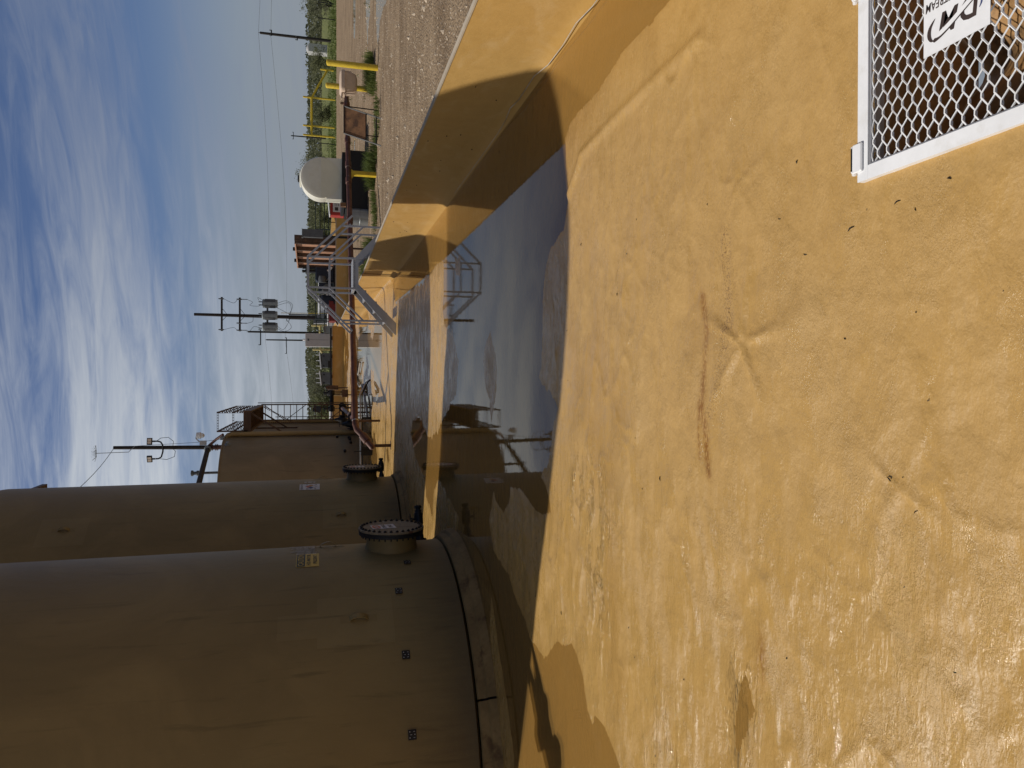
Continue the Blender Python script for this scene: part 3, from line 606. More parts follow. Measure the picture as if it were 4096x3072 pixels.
for (x, y, n, r_, h) in [(9.75, 23.6, 500, .55, .40), (9.3, 23.0, 300, .45, .30), (10.2, 24.2, 300, .5, .34), (8.4, 22.2, 160, .6, .14), (7.6, 21.6, 260, .6, .18), (7.0, 22.2, 200, .5, .16),
                         (6.75, 23.3, 420, .42, .42), (6.3, 22.9, 420, .40, .38), (6.9, 22.7, 260, .5, .3), (5.9, 23.2, 130, .3, .2), (5.4, 22.6, 160, .35, .22), (4.9, 22.3, 200, .4, .2), (4.2, 24.5, 400, .5, .4), (3.7, 25.5, 400, .5, .45), (3.5, 24.0, 200, .3, .25)]:
    blades(mb, x, y, int(n * 1.2), r_, h, rs, .009)
for i in range(160): blades(mb, rs.uniform(3, 16), rs.uniform(22, 70), 6, .15, .12, rs, .012)
tag(mb.build('grass', 'grass'), kind='stuff')
mb = MB()
for i in range(2600):
    y = 74 + 60 * rs.random() ** 1.6; blades(mb, rs.uniform(-22, .62 * y + 4), y, 7, .5, rs.uniform(.15, .42), rs, .04)
tag(mb.build('field_grass', 'grass'), kind='stuff')
# the far line of scrub reads as one mass
mb = MB()
for i in range(26000):
    y = rs.uniform(430, 680); x = rs.uniform(-.26 * y, .58 * y)
    top = .0135 + .0022 * math.sin(x * .031 + y * .013) + .0016 * math.sin(x * .11); z = 1.7 + y * (-.006 + (top + .006) * rs.random() ** .75) ; s_ = rs.uniform(.5, 1.3)
    u = Vector((rs.gauss(0, 1), rs.gauss(0, 1), rs.gauss(0, 1))).normalized() * s_; w_ = Vector((rs.gauss(0, 1), rs.gauss(0, 1), rs.gauss(0, 1))).normalized() * s_
    c = Vector((x, y, max(.3, z))); mb.add([c - u, c - w_, c + u, c + w_], [(0, 1, 2, 3)])
tag(mb.build('scrub', 'leaf2'), kind='stuff')

# ================================================================ tanks
TX = -4.5; RT = 2.42
def on_cyl(cy, th, z, e=0., cx=TX, r=RT): t = R(th); return (cx + (r + e) * math.cos(t), cy + (r + e) * math.sin(t), z)
def wrap(cy, th0, z0, e): return lambda u, v: on_cyl(cy, th0 + math.degrees(u / RT), z0 + v, e)
def plate(parent, cy, th0, th1, z0, z1, name, mat, e=.004):
    mb = MB(); tc_, zc = (th0 + th1) / 2, (z0 + z1) / 2; w = R(th1 - th0) * RT; h = z1 - z0
    gridfn(mb, -w / 2, w / 2, -h / 2, h / 2, 10, 1, wrap(cy, tc_, zc, e)); return mb.build(name, mat, parent, smooth=True)
def letters(parent, cy, th, z, body, w, h, mat='lettering', e=.0065, name='lettering', bold=.0):
    mb = MB(); vs, fs = text2d(body, w, h, bold); mapped(mb, vs, fs, wrap(cy, th, z, e)); return mb.build(name, mat, parent)
def lug(parent, cy, th, z0, z1, w=.075, arch=.055):
    """arched strap laminated to the shell"""
    mb = MB(); n = 10
    for k in (0, 1):
        pass
    out = []; zm = (z0 + z1) / 2
    for i in range(n + 1):
        t = i / n; z = z0 + (z1 - z0) * t; e = .004 + arch * math.sin(PI * t) ** .7
        for s_ in (-1, 1):
            for de in (0, .010): out.append(on_cyl(cy, th + s_ * math.degrees(w / 2 / RT), z, e + de))
    fs = []
    for i in range(n):
        a_, b_ = i * 4, i * 4 + 4
        fs += [(a_, a_ + 2, b_ + 2, b_), (a_ + 1, b_ + 1, b_ + 3, a_ + 3), (a_, b_, b_ + 1, a_ + 1), (a_ + 2, a_ + 3, b_ + 3, b_ + 2)]
    mb.add(out, fs)
    gridfn(mb, -w * .8, w * .8, -.07, .07, 4, 1, wrap(cy, th, z1 + .03, .0035)); gridfn(mb, -w * .8, w * .8, -.06, .06, 4, 1, wrap(cy, th, z0 - .03, .0035))
    mb.build('lifting_lug', 'tank', parent, smooth=True)
def manway(parent, cy, z=.83):
    cx = TX + RT; mw = MB()
    mw.lathe([(.345, -.12), (.315, .02), (.305, .06), (.300, .215)], (cx, cy, z), 40, axis=(1, 0, 0), caps=False)
    neck = mw.build('manway', 'tank', parent, smooth=True)
    f = MB(); f.lathe([(.30, .17), (.395, .17), (.395, .198), (.30, .198)], (cx, cy, z), 48, axis=(1, 0, 0), caps=False)
    f.lathe([(.30, .198), (.398, .202), (.398, .222), (.2, .224)], (cx, cy, z), 48, axis=(1, 0, 0), caps=False); f.build('flange', 'blackplastic', neck)
    c = MB(); c.lathe([(.395, .222), (.400, .228), (.400, .246), (.396, .250), (.001, .250)], (cx, cy, z), 48, axis=(1, 0, 0), caps=False); cover = c.build('cover', 'cover', neck)
    for i in range(32):
        b = MB()
        t = 2 * PI * (i + .5) / 32; y, zz = cy + .366 * math.cos(t), z + .366 * math.sin(t)
        b.lathe([(.021, .250), (.019, .264), (.011, .266), (.010, .272), (.003, .274)], (cx, y, zz), 6, axis=(1, 0, 0), caps=False)
        b.tube((cx + .14, y, zz), (cx + .252, y, zz), .009, 6); b.build('bolt', 'black', neck)
    ox = cx + .2535
    def cm(cyy, czz, rot=R(6)): return lambda u, v: (ox, cyy + u * math.cos(rot) - v * math.sin(rot), czz + u * math.sin(rot) + v * math.cos(rot))
    s = MB(); s.add([cm(cy, z + .10)(u, v) for u, v in ((-.12, -.145), (.12, -.145), (.12, .145), (-.12, .145))], [(0, 1, 2, 3)]); st = s.build('warning_sticker', 'signwhite', neck)
    ox += .0012
    s = MB(); n = 28; s.add([cm(cy, z + .10)(.115 * math.cos(2 * PI * i / n), .085 + .052 * math.sin(2 * PI * i / n)) for i in range(n)], [tuple(range(n))]); s.build('danger_oval', 'signred', neck)
    ox += .0012
    s = MB(); vs, fs = text2d('DANGER', .175, .042, .02); f_ = cm(cy, z + .10); mapped(s, vs, fs, lambda u, v: f_(u, v + .085)); s.build('lettering', 'signwhite', neck)
    s = MB(); vs, fs = text2d('CONFINED', .20, .042, .02); mapped(s, vs, fs, lambda u, v: f_(u, v - .005)); s.build('lettering', 'lettering', neck)
    s = MB(); vs, fs = text2d('SPACE', .15, .042, .02); mapped(s, vs, fs, lambda u, v: f_(u, v - .085)); s.build('lettering', 'lettering', neck)
def outlet_valve(parent, cy, th=24, z=.34):
    c = R(th); d = Vector((math.cos(c), math.sin(c), 0)); p0 = Vector(on_cyl(cy, th, z)); mb = MB()
    mb.lathe([(.12, -.03), (.10, .02), (.075, .06)], p0, 16, axis=d, caps=False); mb.build('nozzle', 'tank', parent, smooth=True)
    mb = MB(); mb.lathe([(.075, .03), (.095, .035), (.095, .065), (.06, .07), (.055, .13), (.04, .20), (.038, .24), (.055, .25), (.062, .29), (.062, .43), (.05, .44), (.05, .47), (.036, .475), (.036, .50), (.052, .505), (.052, .535), (.0, .54)], p0, 16, axis=d, caps=False)
    v = mb.build('outlet_valve', 'black', parent, smooth=True)
    mb = MB(); q = p0 + d * .35; mb.tube(q, q + Vector((0, 0, .11)), .018); mb.bar(q + Vector((0, 0, .11)) - d * .05, q + Vector((0, 0, .12)) + d * .07, .03, .012); mb.build('valve_handle', 'black', v)
def tank(cy, h, label, dome=.55, pale=False, r=RT, k=.34, mat='tank'):
    t = thing('storage_tank', (TX, cy, 0), label, 'tank', 'fibreglass storage tanks standing in a row on the left'); mb = MB()
    prof = [(r - .06, .17), (r + .012, .205), (r + .004, .30), (r, .45)] + [(r, .45 + (h - k - .45) * i / 12) for i in range(1, 13)]
    prof += [(r - k * (1 - math.cos(a_)), h - k + k * math.sin(a_)) for a_ in [R(15 * i) for i in range(1, 5)]]
    r1, z1 = prof[-1]; prof += [(r1 * (1 - i / 8), z1 + dome * (1 - (1 - i / 8) ** 2)) for i in range(1, 8)] + [(.02, z1 + dome)]
    if dome < .2: prof = prof[:16] + [(r, h), (r + .03, h + .005), (r + .03, h + .05), (r - .02, h + .055), (.02, h + dome)]
    mb.lathe(prof, (TX, cy, 0), 128, caps=False); mb.build('shell', mat, t, smooth=True)
    return t
def pad(cy, label):
    t = thing('tank_pad', (TX, cy, 0), label, 'pad', 'raised tank pads'); 
    for k, (a0, a1) in enumerate(((-57.5, 302.0),)):
        mb = MB(); mb.lathe([(2.30, .150), (2.445, .178), (2.470, .165), (2.495, .095), (2.535, .080), (2.555, .03), (2.57, -.04)], (TX, cy, 0), 160, caps=False, a0=R(a0), a1=R(a1)); mb.build('pad_rim', 'padcoat', t, smooth=True)
    mb = MB(); mb.lathe([(2.28, .10), (2.445, .12), (2.455, .05), (2.58, -.02)], (TX, cy, 0), 120, caps=False); mb.build('pad_core', 'boltrust', t)
C1, C2, C3, C4 = 9.1, 15.5, 28.2, 36.3
T1 = tank(C1, 7.95, k=.22, label= 'huge sand coloured tank bearing the yellow caution sign, the biggest looking of the row')
T2 = tank(C2, 7.75, label= 'tall sand coloured tank behind the nearest one, with the white diamond hazard sign')
T3 = tank(C3, 4.95, 'shorter shaded tank with the light pole rising above it and a brown walkway', dome=.12, mat='tank_far')
T4 = tank(C4, 4.70, 'farthest tank, mostly hidden, behind the ladder and walkway', dome=.12, mat='tank_far')
pad(C1, 'raised coated pad under the nearest tank, with a joint gap in its rim'); pad(C2, 'raised coated pad under the tank with the diamond hazard sign')
pad(C3, 'raised pad under the shorter tank below the light pole'); pad(C4, 'raised pad under the farthest tank')
manway(T1, C1); manway(T2, C2); outlet_valve(T1, C1); outlet_valve(T2, C2)
for th, a_, b_ in ((-34.5, 1.20, 1.39), (5.2, 1.49, 1.69)): lug(T1, C1, th, a_, b_, .055, .05)
for th, a_, b_ in ((-36.8, 1.20, 1.38), (-38.4, 5.85, 6.02), (3.5, 1.52, 1.70)): lug(T2, C2, th, a_, b_, .055, .05)
for th, z in ((-13.9, .70), (-26.5, .85), (-45.4, .846), (-63.1, .836)):
    mb = MB(); gridfn(mb, -.046, .046, -.04, .04, 4, 1, wrap(C1, th, z, .012)); gridfn(mb, -.046, .046, -.04, -.0399, 4, 1, wrap(C1, th, z, .0)); s = mb.build('bolt_plate', 'black', T1)
    for u, v in ((-.026, .024), (.026, .024), (0, -.024)): mb = MB(); gridfn(mb, u - .0045, u + .0045, v - .0045, v + .0045, 1, 1, wrap(C1, th, z, .0155)); mb.build('screw', 'cabinet', s)
    for u, v in ((-.026, -.018), (.026, -.018), (0, .012)): mb = MB(); gridfn(mb, u - .002, u + .002, v - .008, v + .008, 1, 1, wrap(C1, th, z, .0155)); mb.build('slot', 'cabinet', s)
# caution sign
cs = plate(T1, C1, -12.7, -3.4, 1.70, 1.955, 'caution_sign', 'signyellow')
plate(cs, C1, -12.45, -3.65, 1.855, 1.948, 'sign_header', 'signblack', .0052)
letters(cs, C1, -8.05, 1.903, 'CAUTION', .33, .066, 'signyellow', .0066, bold=.012)
letters(cs, C1, -8.05, 1.817, 'H2S MAY BE', .32, .042, 'lettering', .0062, bold=.012)
letters(cs, C1, -8.05, 1.743, 'PRESENT', .25, .042, 'lettering', .0062, bold=.012)
dc = MB(); rd = random.Random(4)
for k in range(11):
    th0 = -3.0 + 1.35 * k; z0 = 1.735 + rd.uniform(-.01, .02); z1_ = 2.0 + rd.uniform(-.05, .05) + (.10 if k > 7 else 0)
    w = R(rd.uniform(.55, 1.0)) * RT; gridfn(dc, -w / 2, w / 2, -(z1_ - z0) / 2, (z1_ - z0) / 2, 2, 6, lambda u, v, th0=th0, z0=z0, z1_=z1_, k=k: wrap(C1, th0, (z0 + z1_) / 2, .0035)(u + .006 * math.sin(v * 30 + k), v))
dc.build('faded_decal', 'decal', T1)
dc = MB(); gridfn(dc, -.055, .055, -.11, .11, 2, 2, wrap(C2, -5.6, 1.88, .0035)); dc.build('faded_decal', 'decal', T2)
# hazard diamond sign on the second tank
hs = plate(T2, C2, -16.4, -9.0, 1.686, 2.072, 'hazard_sign', 'signwhite')
letters(hs, C2, -12.7, 2.03, 'PRODUCED WATER', .27, .040, 'cutout', .0065, bold=.01)
def dia(cx, cz, r_, mat, nm):
    mb = MB(); f_ = wrap(C2, -12.7, 1.855, .0062); mb.add([f_(cx - r_, cz), f_(cx, cz - r_), f_(cx + r_, cz), f_(cx, cz + r_)], [(0, 1, 2, 3)]); mb.build(nm, mat, hs)
dia(0, .058, .055, 'signred', 'diamond_quarter'); dia(-.058, 0, .055, 'signblue', 'diamond_quarter'); dia(.058, 0, .055, 'signamber', 'diamond_quarter')
mb = MB(); f_ = wrap(C2, -12.7, 1.855, .0064)
for (a_, b_) in (((-.058, -.06), (0, -.118)), ((0, -.118), (.058, -.06))): mb.add([f_(a_[0], a_[1]), f_(b_[0], b_[1]), f_(b_[0], b_[1] + .008), f_(a_[0], a_[1] + .008)], [(0, 1, 2, 3)])
for u, v in ((-.11, .085), (-.11, .07), (-.11, .055), (.105, .085), (.105, .07), (-.11, -.075), (-.11, -.09), (.10, -.08), (.10, -.095), (.10, -.11)):
    mb.add([f_(u - .035, v - .003), f_(u + .035, v - .003), f_(u + .035, v + .003), f_(u - .035, v + .003)], [(0, 1, 2, 3)])
mb.build('fine_print', 'cutout', hs)
# fittings on the third and fourth tanks
for T, C, zt in ((T3, C3, 4.85), (T4, C4, 4.6)):
    mb = MB(); x, y, _ = on_cyl(C, -6, 0, .10); mb.sweep([(x, y, .15), (x, y, zt - .1), (x - .03, y, zt), (x - .16, y, zt + .12)], .095, 14)
    for z in (.9, 2.2, 3.5): mb.lathe([(.10, -.02), (.112, -.02), (.112, .02), (.10, .02)], (x, y, z), 14, caps=False)
    mb.build('downcomer_pipe', 'tank_pale', T, smooth=True)
mb = MB(); p = on_cyl(C3, -25, 4.80, .0); mb.lathe([(.10, -.02), (.10, .03), (.06, .035), (.06, .11), (.03, .12)], p, 14, axis=(math.cos(R(-25)), math.sin(R(-25)), 0)); mb.build('roof_fitting', 'grey', T3, smooth=True)
for th, z in ((-14, 1.05), (-17, .62), (-20, .60), (-26, .58), (-38, .8)):
    p = on_cyl(C3, th, z, 0); mb = MB(); mb.lathe([(.05, -.02), (.05, .07), (.03, .08)], p, 10, axis=(math.cos(R(th)), math.sin(R(th)), 0)); mb.build('side_fitting', 'black', T3)
mb = MB(); mb.lathe([(.045, 0), (.045, .72), (.09, .73), (.09, .80), (.06, .82), (.06, .9), (.10, .92), (.10, .98), (.03, 1.0)], (-3.25, 27.0, 4.98), 14); mb.build('vent_valve', 'darkgrey', T3, smooth=True)
mb = MB(); mb.box((-2.12, 28.0, 5.04), (.12, .5, .16)); mb.build('roof_bracket', 'grey', T3)

# ---------------------------------------------------------------- pole with flood lights on the third tank
LP = thing('light_pole', (-2.47, 28.5, 5.0), 'tall dark pole with two flood lights rising above the shorter tank', 'light pole')
mb = MB(); mb.sweep([(-2.50, 28.5, 5.5), (-2.44, 28.5, 8.75)], [.078, .062], 14); mb.build('pole', 'wood', LP, smooth=True)
mb = MB(); mb.tube((-2.50, 28.5, 4.98), (-2.50, 28.5, 5.52), .085, 14)
for z in (5.06, 5.12, 5.30, 5.36, 5.48): mb.lathe([(.085, -.012), (.12, -.012), (.12, .012), (.085, .012)], (-2.50, 28.5, z), 14)
mb.build('pipe_base', 'rust', LP)
mb = MB(); mb.sweep([(-2.86, 28.42, 7.37), (-2.86, 28.42, 7.28), (-2.80, 28.42, 7.18), (-2.62, 28.42, 7.13), (-2.48, 28.42, 7.12), (-2.36, 28.42, 7.14), (-2.26, 28.42, 7.20), (-2.23, 28.42, 7.30), (-2.23, 28.42, 7.38)], .027, 10); br = mb.build('lamp_bracket', 'black', LP, smooth=True)
for x, rz in ((-2.86, R(-22)), (-2.23, R(12))):
    mb = MB(); mb.box((x, 28.40, 7.56), (.24, .07, .17), rz); mb.tube((x, 28.40, 7.38), (x, 28.40, 7.50), .03); fl = mb.build('floodlight', 'black', LP)
    rm = Matrix.Rotation(rz, 3, 'Z')
    for k in (-1, 1):
        mb = MB(); c = Vector((x, 28.40, 7.56)) + rm @ Vector((k * .048, -.038, 0)); mb.box(c, (.082, .006, .12), rz); mb.build('lens', 'lens', fl)
mb = MB(); mb.sweep([(-2.24, 28.45, 7.35), (-2.12, 28.45, 7.2), (-2.10, 28.45, 6.95), (-2.25, 28.45, 6.78), (-2.40, 28.45, 6.8)], .010, 6); mb.sweep([(-2.85, 28.45, 7.35), (-2.90, 28.45, 7.0), (-2.8, 28.45, 6.75), (-2.60, 28.45, 6.72), (-2.52, 28.45, 6.8)], .010, 6)
mb.sweep([(-2.41, 28.44, 8.5), (-2.30, 28.4, 6.0), (-2.2, 28.4, 5.2)], .007, 5); mb.build('cable', 'black', LP)
mb = MB(); mb.sweep([(-2.40, 28.43, 8.05), (-2.52, 28.43, 8.18), (-2.60, 28.43, 8.25), (-2.62, 28.43, 9.3)], .012, 6)
ra = random.Random(9)
for cx_ in (-2.75, -2.50):
    for i in range(18):
        d = Vector((ra.gauss(0, 1), ra.gauss(0, .6), abs(ra.gauss(.3, .6)))).normalized() * .17; mb.tube((cx_, 28.43, 9.28), Vector((cx_, 28.43, 9.28)) + d, .0035, 4)
mb.sweep([(-2.75, 28.43, 9.28), (-2.50, 28.43, 9.28)], .008, 5); mb.build('antenna', 'grey', LP)
mb = MB(); mb.box((-2.32, 28.4, 5.78), (.16, .12, .22)); mb.sweep([(-2.28, 28.4, 5.9), (-2.16, 28.4, 6.02), (-2.05, 28.4, 6.0)], .022, 8); cb_ = mb.build('camera_box', 'cabinet', LP)
mb = MB(); mb.lathe([(.02, .14), (.11, .12), (.12, -.02), (.085, -.04), (.085, -.10), (.03, -.15)], (-2.05, 28.4, 5.88), 18); mb.build('dome_camera', 'cabwhite', LP, smooth=True)
OP = thing('overhead_pipe', (-2.5, 28.5, 5.5), 'dark pipe sloping overhead from the pole towards the tank with the diamond sign', 'pipe')
mb = MB(); mb.sweep([(-2.54, 28.4, 5.62), (-3.34, 24.0, 5.30), (-4.05, 20.2, 5.02), (-4.05, 20.2, 0)], .085, 12); mb.build('pipe_run', 'wood', OP, smooth=True)
mb = MB(); mb.lathe([(.10, -.06), (.125, -.02), (.125, .12), (.10, .16)], (-2.54, 28.4, 5.62), 12, axis=(-.18, -.98, -.08)); mb.build('elbow', 'grey', OP, smooth=True)
mb = MB(); mb.sweep([(-2.0, 28.0, 5.05), (-2.18, 28.2, 5.30), (-2.46, 28.45, 5.62)], .05, 8); mb.build('brace', 'rust', OP)
wire = MB(); a_, b_ = Vector((-2.44, 28.5, 8.73)), Vector((-3.3, 17.1, 7.75)); wire.sweep([a_.lerp(b_, i / 12) + Vector((0, 0, -.22 * math.sin(PI * i / 12))) for i in range(13)], .009, 5)
tag(wire.build('guy_wire', 'black', loc=a_), 'thin wire from the top of the light pole down to the tall tank roof', 'wire')

# ---------------------------------------------------------------- walkway and ladder
WK = thing('steel_walkway', (-1.55, 28, 4.15), 'brown steel walkway with perforated railings on the side of the shorter tank', 'walkway')
mb = MB()
for i in range(10): mb.box((-1.54, 28.1 + i * .63, 4.25), (.74, .10, .14))
for x in (-1.90, -1.18): mb.bar((x, 27.95, 4.22), (x, 34.05, 4.22), .06, .24)
mb.box((-1.54, 27.93, 4.22), (.80, .05, .26)); mb.box((-1.54, 34.07, 4.22), (.80, .05, .26)); mb.build('deck_frame', 'brownsteel', WK)
mb = MB()
for i in range(20): mb.box((-1.54, 28.1 + i * .31, 4.345), (.70, .24, .02))
mb.build('deck_plate', 'brownsteel', WK)
def perf(mb, p, q, w=.055):
    """slotted angle: two edge strips with rungs, so that the holes show daylight"""
    p, q = Vector(p), Vector(q); d = (q - p); L = d.length; d.normalize(); s = Vector((1, 0, 0)) if abs(d.z) > .9 else (Vector((0, 0, 1)))
    s = (s - d * s.dot(d)).normalized(); n = max(3, int(L / .085))
    for k in (-1, 1): mb.tube(p + s * w * .45 * k, q + s * w * .45 * k, .008, 4)
    for i in range(n + 1): c = p + d * (L * i / n); mb.bar(c - s * w * .5, c + s * w * .5, .02, .04)
for side, x in (('r', -1.20), ('l', -1.88)):
    mb = MB()
    for z in (4.70, 5.22): mb.bar((x, 27.95, z), (x, 34.1, z), .045, .05)
    for i in range(6): perf(mb, (x, 27.95 + i * 1.22, 4.3), (x, 27.95 + i * 1.22, 5.24))
    for z in (4.45, 4.95): mb.bar((x, 27.95, z), (x, 34.1, z), .02, .03)
    mb.build('railing', 'brownsteel', WK)
mb = MB(); perf(mb, (-1.88, 27.93, 5.22), (-1.20, 27.93, 5.22)); perf(mb, (-1.88, 27.93, 4.70), (-1.20, 27.93, 4.70)); mb.bar((-1.88, 27.93, 5.22), (-1.88, 27.93, 4.2), .05, .05); mb.build('railing', 'brownsteel', WK)
for y in (28.0, 31.0):
    mb = MB(); mb.bar((-1.22, y, 4.12), (-1.98, y, 2.95), .06, .06); mb.bar((-1.98, y, 4.4), (-1.98, y, 2.55), .06, .07); mb.build('knee_brace', 'brownsteel', WK)
mb = MB(); perf(mb, (-1.20, 34.0, 4.12), (-1.92, 34.0, 2.85)); mb.build('knee_brace', 'brownsteel', WK); mb = MB(); perf(mb, (-1.94, 34.0, 4.1), (-1.94, 34.0, 2.2)); mb.build('knee_brace', 'brownsteel', WK)
mb = MB(); mb.bar((-2.5, 28.5, 5.08), (-1.92, 28.2, 4.5), .05, .05); mb.build('roof_stub', 'brownsteel', WK)
LD = thing('ladder', (-1.49, 34.3, 0), 'tall brown ladder with diagonal braces from the floor to the walkway', 'ladder'); mb = MB()
for x in (-1.84, -1.14): mb.bar((x, 34.3, 0), (x, 34.3, 4.2), .055, .07)
mb.bar((-1.06, 34.32, 0), (-1.06, 34.32, 4.35), .035, .035); LDr = mb.build('side_rails', 'brownsteel', LD)
for i in range(15): mb = MB(); mb.tube((-1.84, 34.3, .25 + i * .27), (-1.14, 34.3, .25 + i * .27), .017, 6); mb.build('rung', 'brownsteel', LD)
mb = MB()
for i in range(4): mb.bar((-1.84 if i % 2 else -1.14, 34.34, .35 + i * .95), (-1.14 if i % 2 else -1.84, 34.34, 1.25 + i * .95), .03, .03)
mb.bar((-1.70, 34.35, .2), (-1.70, 34.35, 3.6), .03, .03); mb.build('diagonal_brace', 'brownsteel', LD)

# unseen slabs added at the tank roofs to widen the tank shadows
for T, C, xr, ya, yb, z in ((T1, C1, -2.12, 1.0, 2.62, 7.55), (T2, C2, -2.30, 1.2, 2.45, 7.5)):
    mb = MB(); mb.box(((xr - 4.3) / 2, C + (ya + yb) / 2, z), (xr + 4.3, yb - ya, .10))
    for x in (-4.1, -3.32, -2.6): mb.box((x, C + (ya + yb) / 2, z - .16), (.08, yb - ya - .1, .25))
    mb.build('roof_shadow_slab', 'brownsteel', T)

# repair patches laminated round the lifting lugs
for T, C, th, z, w, h in ((T1, C1, -34.5, 1.33, .62, .78), (T1, C1, -35.5, 1.85, .30, .52), (T2, C2, -37.0, 1.32, .60, .62), (T2, C2, -39, 5.95, .60, .75)):
    mb = MB(); gridfn(mb, -w / 2, w / 2, -h / 2, h / 2, 8, 2, wrap(C, th, z, .0022)); mb.build('laminate_patch', 'tank_patch', T, smooth=True)

# ================================================================ sump grate in the foreground
GT = thing('sump_grate', (.63, 1.965, 0), 'white expanded metal grate with a name sign, set in the sunlit floor', 'grate')
mb = MB(); gx0, gx1, gy0, gy1, zt = .632, 1.76, .88, 1.962, .032
mb.box(((gx0 + gx1) / 2, gy1 - .022, zt), (gx1 - gx0, .044, .005)); mb.box((gx0 + .022, (gy0 + gy1 - .044) / 2, zt - .0004), (.044, gy1 - gy0 - .044, .005))
mb.box((gx1 - .022, (gy0 + gy1 - .044) / 2, zt - .0004), (.044, gy1 - gy0 - .044, .005))
mb.box(((gx0 + gx1) / 2, gy1 - .0015, .012), (gx1 - gx0 - .002, .003, .034)); mb.box((gx0 + .0015, (gy0 + gy1) / 2, .012), (.003, gy1 - gy0 - .008, .034)); mb.build('frame', 'white', GT)
mb = MB(); mb.box(((gx0 + gx1) / 2, gy1 - .047, .003), (gx1 - gx0 - .09, .004, .052)); mb.box((gx0 + .047, (gy0 + gy1) / 2, .003), (.004, gy1 - gy0 - .098, .052)); mb.build('inner_lip', 'alu', GT)
mb = MB(); S_, L_ = .0192, .0785; k = 0; y = gy0 + .01
def strand(y, ph):
    pts = []; x = gx0 + .046; 
    import itertools
    i = math.floor((x - ph) / L_) - 1
    while True:
        b = ph + i * L_
        for dx, up_ in ((-.0055, 0), (.0055, 0), (L_ / 2 - .0055, 1), (L_ / 2 + .0055, 1)):
            pts.append((b + dx, y + up_ * S_, .020 + (.0032 if up_ else -.0022)))
        i += 1
        if b > gx1: break
    return [p for p in pts if gx0 + .030 < p[0] < gx1 - .030]
while y < gy1 - .05 - S_ * .2:
    P = strand(y, (L_ / 2 if k % 2 else 0)); P = [(a_, min(b, gy1 - .05), c) for a_, b, c in P]
    mb.sweep(P, .0027, 4); y += S_; k += 1
mb.build('expanded_mesh', 'white', GT)
mb = MB(); rw_ = random.Random(2)
for i in range(14):
    for dx in (0, .026): mb.lathe([(.004, 0), (.0055, .002), (.003, .005)], (gx0 + .06 + i * .0785 + dx, gy1 - .050, .012), 8, axis=(0, -1, .3))
mb.build('weld_beads', 'alu', GT)
for x in (.708, 1.262):
    mb = MB(); mb.bevbox((x, gy1 - .006, .040), (.092, .040, .010), .003); mb.bevbox((x, gy1 + .018, .030), (.088, .014, .026), .005)
    for i in range(6): mb.lathe([(.0, -.008), (.0075, -.006), (.008, .006), (.0, .009)], (x - .04 + i * .016, gy1 + .026, .024 + .004 * (i % 2)), 8, axis=(1, 0, 0))
    mb.build('hinge', 'white', GT)
zs = .0315
sg = MB(); sg.box((1.06, 1.597, zs), (.285, .212, .002)); 
sgn = sg.build('name_sign', 'white', GT)
def smap(cx, cy, z=zs + .0016): return lambda u, v: (cx - v, cy + u, z)
mb = MB(); vs, fs = text2d('STREAM', .088, .026, .012, .12); mapped(mb, vs, fs, smap(1.052, 1.652)); mb.build('lettering', 'cutout', sgn)
mb = MB(); vs, fs = text2d("M", .066, .062, .03, .25); mapped(mb, vs, fs, smap(.987, 1.620)); mb.build('logo_letter', 'cutout', sgn); mb = MB(); vs, fs = text2d('D', .056, .062, .03, .12); mapped(mb, vs, fs, smap(.990, 1.553)); mb.build('logo_letter', 'cutout', sgn)
def ribbon(pts, ws, z, name, mat):
    mb = MB(); n = len(pts); out = []
    for i, p in enumerate(pts):
        a_, b_ = Vector(pts[max(i - 1, 0)]), Vector(pts[min(i + 1, n - 1)]); d = (b_ - a_).normalized(); nn = Vector((-d.y, d.x)) * ws[i] / 2
        out += [(p[0] + nn.x, p[1] + nn.y, z), (p[0] - nn.x, p[1] - nn.y, z)]
    mb.add(out, [(2 * i, 2 * i + 1, 2 * i + 3, 2 * i + 2) for i in range(n - 1)]); return mb.build(name, mat, sgn)
def bez(P, n=24):
    P = [Vector(p) for p in P]; o = []
    for s in range(len(P) - 1):
        p0, p1, p2, p3 = P[max(s - 1, 0)], P[s], P[s + 1], P[min(s + 2, len(P) - 1)]
        for i in range(6):
            t = i / 6; o.append(tuple(.5 * ((2 * p1) + (-p0 + p2) * t + (2 * p0 - 5 * p1 + 4 * p2 - p3) * t * t + (-p0 + 3 * p1 - 3 * p2 + p3) * t ** 3)))
    return o + [tuple(P[-1])]
sw = bez([(1.012, 1.663), (.992, 1.680), (.970, 1.683), (.953, 1.672), (.955, 1.650), (.968, 1.618), (.988, 1.580), (1.012, 1.535)])
ribbon(sw, [.001 + .011 * math.sin(PI * min(1, i / 20)) if i < 20 else .0112 for i in range(len(sw))], zs + .0024, 'swoosh', 'cutout')
sw2 = bez([(.960, 1.664), (.962, 1.650), (.974, 1.617), (.993, 1.580), (1.018, 1.532)])
ribbon(sw2, [.002 + .012 * min(1, i / 7) for i in range(len(sw2))], zs + .0032, 'swoosh', 'white')
sw3 = bez([(.975, 1.522), (.985, 1.516), (1.0, 1.514), (1.02, 1.518)]); ribbon(sw3, [.001 + .004 * math.sin(PI * i / (len(sw3) - 1)) for i in range(len(sw3))], zs + .0024, 'swoosh', 'signblue')

